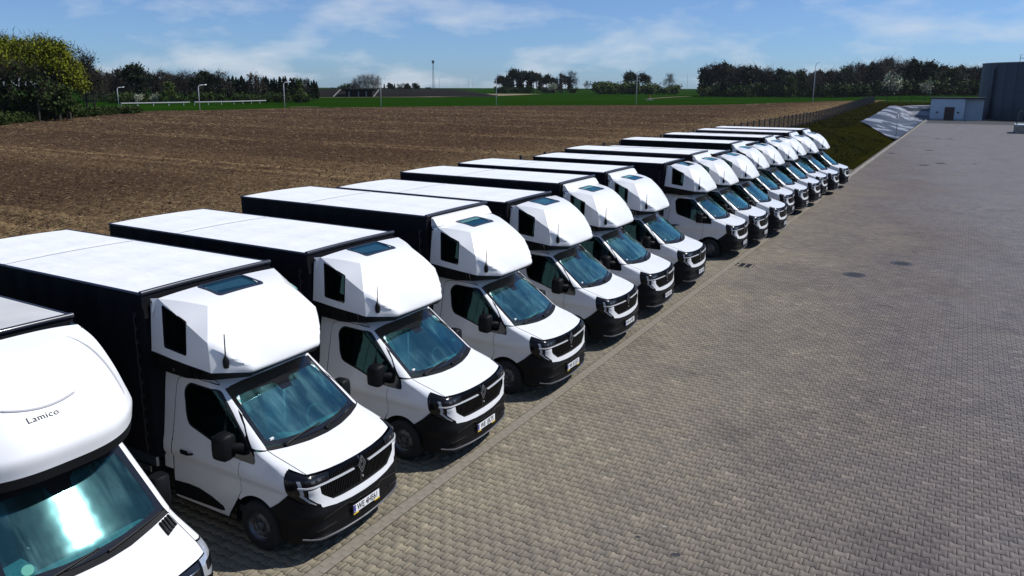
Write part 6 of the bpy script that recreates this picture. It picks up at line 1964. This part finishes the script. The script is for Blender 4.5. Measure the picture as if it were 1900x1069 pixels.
# face lists mix quads only (tubes and leaf quads), so plain arrays work
def wood(name, specs, protos, mats, label):
    """a far wood that reads as one mass: many trees in one mesh"""
    Vs, Fs, Ms, k = [], [], [], 0
    for (px, d, pi, sc, hz) in specs:
        V, F, M = protos[pi]; x, y, z = place(px, d); a = RNG.uniform(0, 6.28); c, s = math.cos(a), math.sin(a)
        Q = np.stack([V[:, 0] * c - V[:, 1] * s, V[:, 0] * s + V[:, 1] * c, V[:, 2] * hz], -1) * sc + (x, y, z - .1)
        Vs.append(Q); Fs.append(F + k); k += len(V)
        mm = mats[pi]; Ms.append(np.array(mm)[np.minimum(M, len(mm) - 1)])
    o = mesh(name, np.vstack(Vs), np.vstack(Fs), None, None, mats=WOODM, midx=np.concatenate(Ms)); tag(o, label, 'wood', kind='stuff')
WOODM = ['bark', 'leaf_dark', 'leaf_green', 'twig', 'leaf_spring', 'leaf_blossom', 'leaf_lime', 'twig_pale']
bare1 = deciduous(10, 3.2, 1, 260, .28, .3, 420, .22)
bare2 = deciduous(10, 2.6, 2, 160, .26, .4, 480, .2)
leafy = deciduous(10, 3.2, 3, 1100, .30, .2, 120, .25)
con1 = conifer(10, 2.0, 4, 800, .34); con2 = conifer(10, 2.5, 5, 900, .40)
pine = deciduous(10, 2.4, 6, 1200, .33, .25, 60, .5)
under = bush(3.0, 7, 420, .26, 1.0)
protos = [bare1, bare2, leafy, con1, con2, pine, under]
WM = [(0, 3, 3), (0, 3, 3), (0, 2, 3), (0, 1, 3), (0, 1, 3), (0, 1, 3), (0, 2, 3)]
# long wood on the right skyline
sp = []
for i in range(150):
    px = 1298 + 545 * (i + RNG.uniform(-.4, .4)) / 150
    d = RNG.uniform(415, 470)
    hgt = 13.2 + 2.2 * math.sin(px * .02) + RNG.uniform(-1.5, 2.0) - 3.5 * float(1 - sm(px, 1298, 1330)) * RNG.uniform(.3, 1)
    pi = int(RNG.choice([0, 1, 0, 2, 3, 5, 1], p=[.22, .2, .12, .08, .14, .14, .1]))
    if px > 1690 and RNG.uniform() < .5: pi = 3 if RNG.uniform() < .5 else 5
    sp.append((px, d, pi, hgt / 10, 1))
for i in range(150): sp.append((1300 + 540 * RNG.uniform(), RNG.uniform(405, 465), 6, RNG.uniform(1.0, 2.4), 1))
wood('right_wood', sp, protos, WM, 'long dark mixed wood along the skyline at the right')
# wood on the left, conifers towards its right end
sp = []
for i in range(110):
    px = 150 + 440 * (i + RNG.uniform(-.4, .4)) / 110; d = RNG.uniform(255, 300)
    if px < 420: hgt = 8.2 + 2.0 * math.exp(-((px - 248) / 14) ** 2) + RNG.uniform(-1.2, .9); pi = int(RNG.choice([0, 1, 2, 5, 3], p=[.3, .25, .12, .18, .15]))
    else: hgt = 7.6 - .9 * float(sm(px, 500, 590)) + RNG.uniform(-.7, .8); pi = int(RNG.choice([3, 4, 0], p=[.5, .3, .2]))
    sp.append((px, d, pi, hgt / 10, 1))
for i in range(60): sp.append((200 + 390 * RNG.uniform(), RNG.uniform(240, 254), 6, RNG.uniform(.5, .95), 1))
wood('left_wood', sp, protos, WM, 'dark mixed wood with conifers behind the white guardrail')
# low skyline growth in the middle
sp = [(706 + 84 * RNG.uniform(), RNG.uniform(470, 520), int(RNG.choice([0, 3, 5])), RNG.uniform(.42, .68), 1) for _ in range(26)]
sp += [(px, 640, 6, sc, 1) for px, sc in ((617, 1.0), (634, 1.6), (642, 1.9), (655, 2.1))]
wood('skyline_scrub', sp, protos, WM, 'low dark trees on the skyline left of the radio mast')
# central copse
sp = []
for i in range(30):
    px = 924 + 142 * (i + RNG.uniform(-.3, .3)) / 30; pi = int(RNG.choice([3, 4, 5, 0], p=[.3, .25, .3, .15])); hgt = (13.5 + 2.4 * math.sin((px - 920) * .045) + RNG.uniform(-1.5, 1.5)) * (.8 if px < 945 else 1)
    sp.append((px, RNG.uniform(560, 600), pi, hgt / 10, 1))
for i in range(24): sp.append((922 + 146 * RNG.uniform(), 556, 6, RNG.uniform(.8, 1.5), 1))
wood('central_copse', sp, protos, WM, 'dark copse on the skyline in the middle of the picture')
sp = [(1108 + 145 * RNG.uniform(), RNG.uniform(505, 530), 6, RNG.uniform(1.2, 2.6), 1) for _ in range(40)] + [(1165, 530, 5, 1.35, 1), (1172, 535, 5, 1.4, 1), (1190, 530, 5, 1.3, 1), (1180, 535, 4, 1.3, 1), (1200, 540, 5, 1.15, 1), (1160, 528, 4, 1.2, 1)]
wood('green_copse', sp, protos, [(0, 3, 3), (0, 3, 3), (0, 2, 3), (0, 1, 3), (0, 1, 3), (0, 1, 3), (0, 4, 3)], 'copse of light green bushes round dark conifers right of centre')
bt = deciduous(12, 4.2, 12, 120, .3, .2, 900, .22)
put_tree('bare_tree', bt, 1240, 520, .4, .98, ('bark', 'leaf_dark', 'twig'), 'bare round crowned tree at the right end of the green copse')
put_tree('bare_tree', bt, 1088, 640, 1.9, .66, ('bark', 'twig', 'twig'), 'small bare tree standing alone between the two copses')
pop = deciduous(10, 2.0, 13, 60, .22, .2, 950, .12, True, .02)
for i, (px, sc) in enumerate(((657, .80), (665, .93), (674, .98), (684, .98), (693, 1.0), (701, .93))):
    put_tree('poplar', pop, px, 440, i * 1.1, sc * 1.06, ('bark_pale', 'leaf_dark', 'twig_pale'), ['leftmost', 'second from left', 'third from left', 'third from right', 'second from right', 'rightmost'][i] + ' of the grey leafless poplars over the underpass', 'tree', 'grey poplars over the underpass')
for px, d, sc, lb in ((255, 232, .72, 'white blossoming shrub by the lamp post before the left wood'), (283, 232, .72, 'white blossoming shrub above the guardrail, second from left'), (445, 246, .55, 'small pale shrub near the right end of the guardrail'), (1655, 402, 2.6, 'white blossoming bush at the foot of the right wood'), (1716, 402, 1.6, 'small white blossoming bush near the right end of the right wood'), (1024, 552, 2.0, 'white blossoming bush at the foot of the central copse')):
    put_tree('blossom_shrub', bush(3.6, int(px), 420, .2, .55), px, d, .3, sc, ('bark', 'leaf_blossom', 'twig'), lb, 'shrub')
put_tree('young_tree', deciduous(6, 1.7, 31, 900, .24, .1, 30, .15), 315, 230, .2, .95, ('bark', 'leaf_spring', 'twig'), 'bright green young tree above the guardrail')
put_tree('young_tree', deciduous(6, 1.4, 33, 700, .24, .1, 30, .15), 556, 236, 1.2, 1.0, ('bark', 'leaf_spring', 'twig'), 'pale green young tree before the conifers right of the left wood')
# big trees at the left edge
LB = [('tall lime green tree at the left picture edge', -30, 128, 11.8, 'leaf_lime', 41), ('lime crowned tree standing second from the left edge', 18, 136, 11.0, 'leaf_lime', 42), ('tall tree with yellow green crown in the left clump', 52, 132, 10.7, 'leaf_lime', 43), ('broad yellow green tree in the middle of the left clump', 82, 128, 10.6, 'leaf_lime', 44), ('highest yellow green tree at the right of the left clump', 104, 126, 10.2, 'leaf_lime', 45), ('yellow green tree leaning out at the right end of the left clump', 124, 127, 8.4, 'leaf_lime', 46), ('dull green tree low in front of the left clump', 118, 123, 4.4, 'leaf_green', 47)]
for lb, px, d, hg, lf, sd in LB:
    put_tree('leafy_tree', deciduous(hg, hg * .27, sd, 7000 if lf == 'leaf_lime' else 3200, .135, .05, 300, .46 if lf == 'leaf_lime' else .15), px, d, sd * .7, 1.0, ('bark', lf, 'twig'), lb, 'tree', 'trees of the left clump')
for i, (px, d, hg, sd) in enumerate(((0, 124, 7.2, 51), (35, 123, 7.4, 52), (66, 122, 7.0, 53), (96, 124, 6.6, 54), (-20, 125, 7.5, 58))):
    put_tree('bare_tree', deciduous(hg, hg * .3, sd, 500, .22, .3, 700, .12), px, d, sd, 1.0, ('bark', 'leaf_green', 'twig'), ['dark thinly leafed tree under the first lime crown at left', 'dark thinly leafed tree under the second lime crown', 'dark thinly leafed tree in the middle of the left clump', 'dark thinly leafed tree at the right of the left clump', 'dark thinly leafed tree at the very left edge'][i], 'tree', 'thin trees under the left clump')
put_tree('bare_tree', deciduous(9.6, 2.8, 55, 500, .2, .2, 1100, .2), 158, 150, .6, 1.0, ('bark', 'leaf_dark', 'twig'), 'dark leafless tree right of the lime green clump')
put_tree('bare_tree', deciduous(8.0, 2.1, 56, 300, .2, .2, 900, .15), 172, 152, 1.6, 1.0, ('bark', 'leaf_dark', 'twig'), 'slim leafless tree at the right end of the left clump')
# scrub strip along the left field edge
sp = []
for i in range(170):
    px = -120 + 375 * RNG.uniform(); d0 = float(np.interp(px, [-120, 0, 120, 260], [98, 113, 132, 152])); sp.append((px, d0 + RNG.uniform(0, 9), 6, RNG.uniform(.25, .62), .8))
for i in range(40): sp.append((-120 + 260 * RNG.uniform(), RNG.uniform(126, 138), 6, RNG.uniform(.6, 1.0), 1))
wood('edge_scrub', sp, protos, [(0, 3, 3)] * 6 + [(0, 2, 3)], 'low scrub and brambles along the left edge of the ploughed field')
tag(bpy.data.objects['edge_scrub'], cat='scrub')

# ---- spring haze over the land
def haze():
    m = bpy.data.materials.new('haze_air'); m.use_nodes = True; MATS['haze_air'] = m
    n, l = m.node_tree.nodes, m.node_tree.links
    for q in list(n):
        if q.type == 'BSDF_PRINCIPLED': n.remove(q)
    out = [q for q in n if q.type == 'OUTPUT_MATERIAL'][0]
    v = n.new('ShaderNodeVolumePrincipled')
    v.inputs['Color'].default_value = (.86, .92, 1.0, 1); v.inputs['Density'].default_value = HAZE
    v.inputs['Anisotropy'].default_value = .3
    l.new(v.outputs[0], out.inputs['Volume'])
    o = MB().box(-2700, 2700, -2700, 2700, -4.0, 42.0).build('haze', 'haze_air')
    tag(o, 'thin pale spring haze hanging over the fields', kind='stuff')
HAZE = 0.00004
haze()
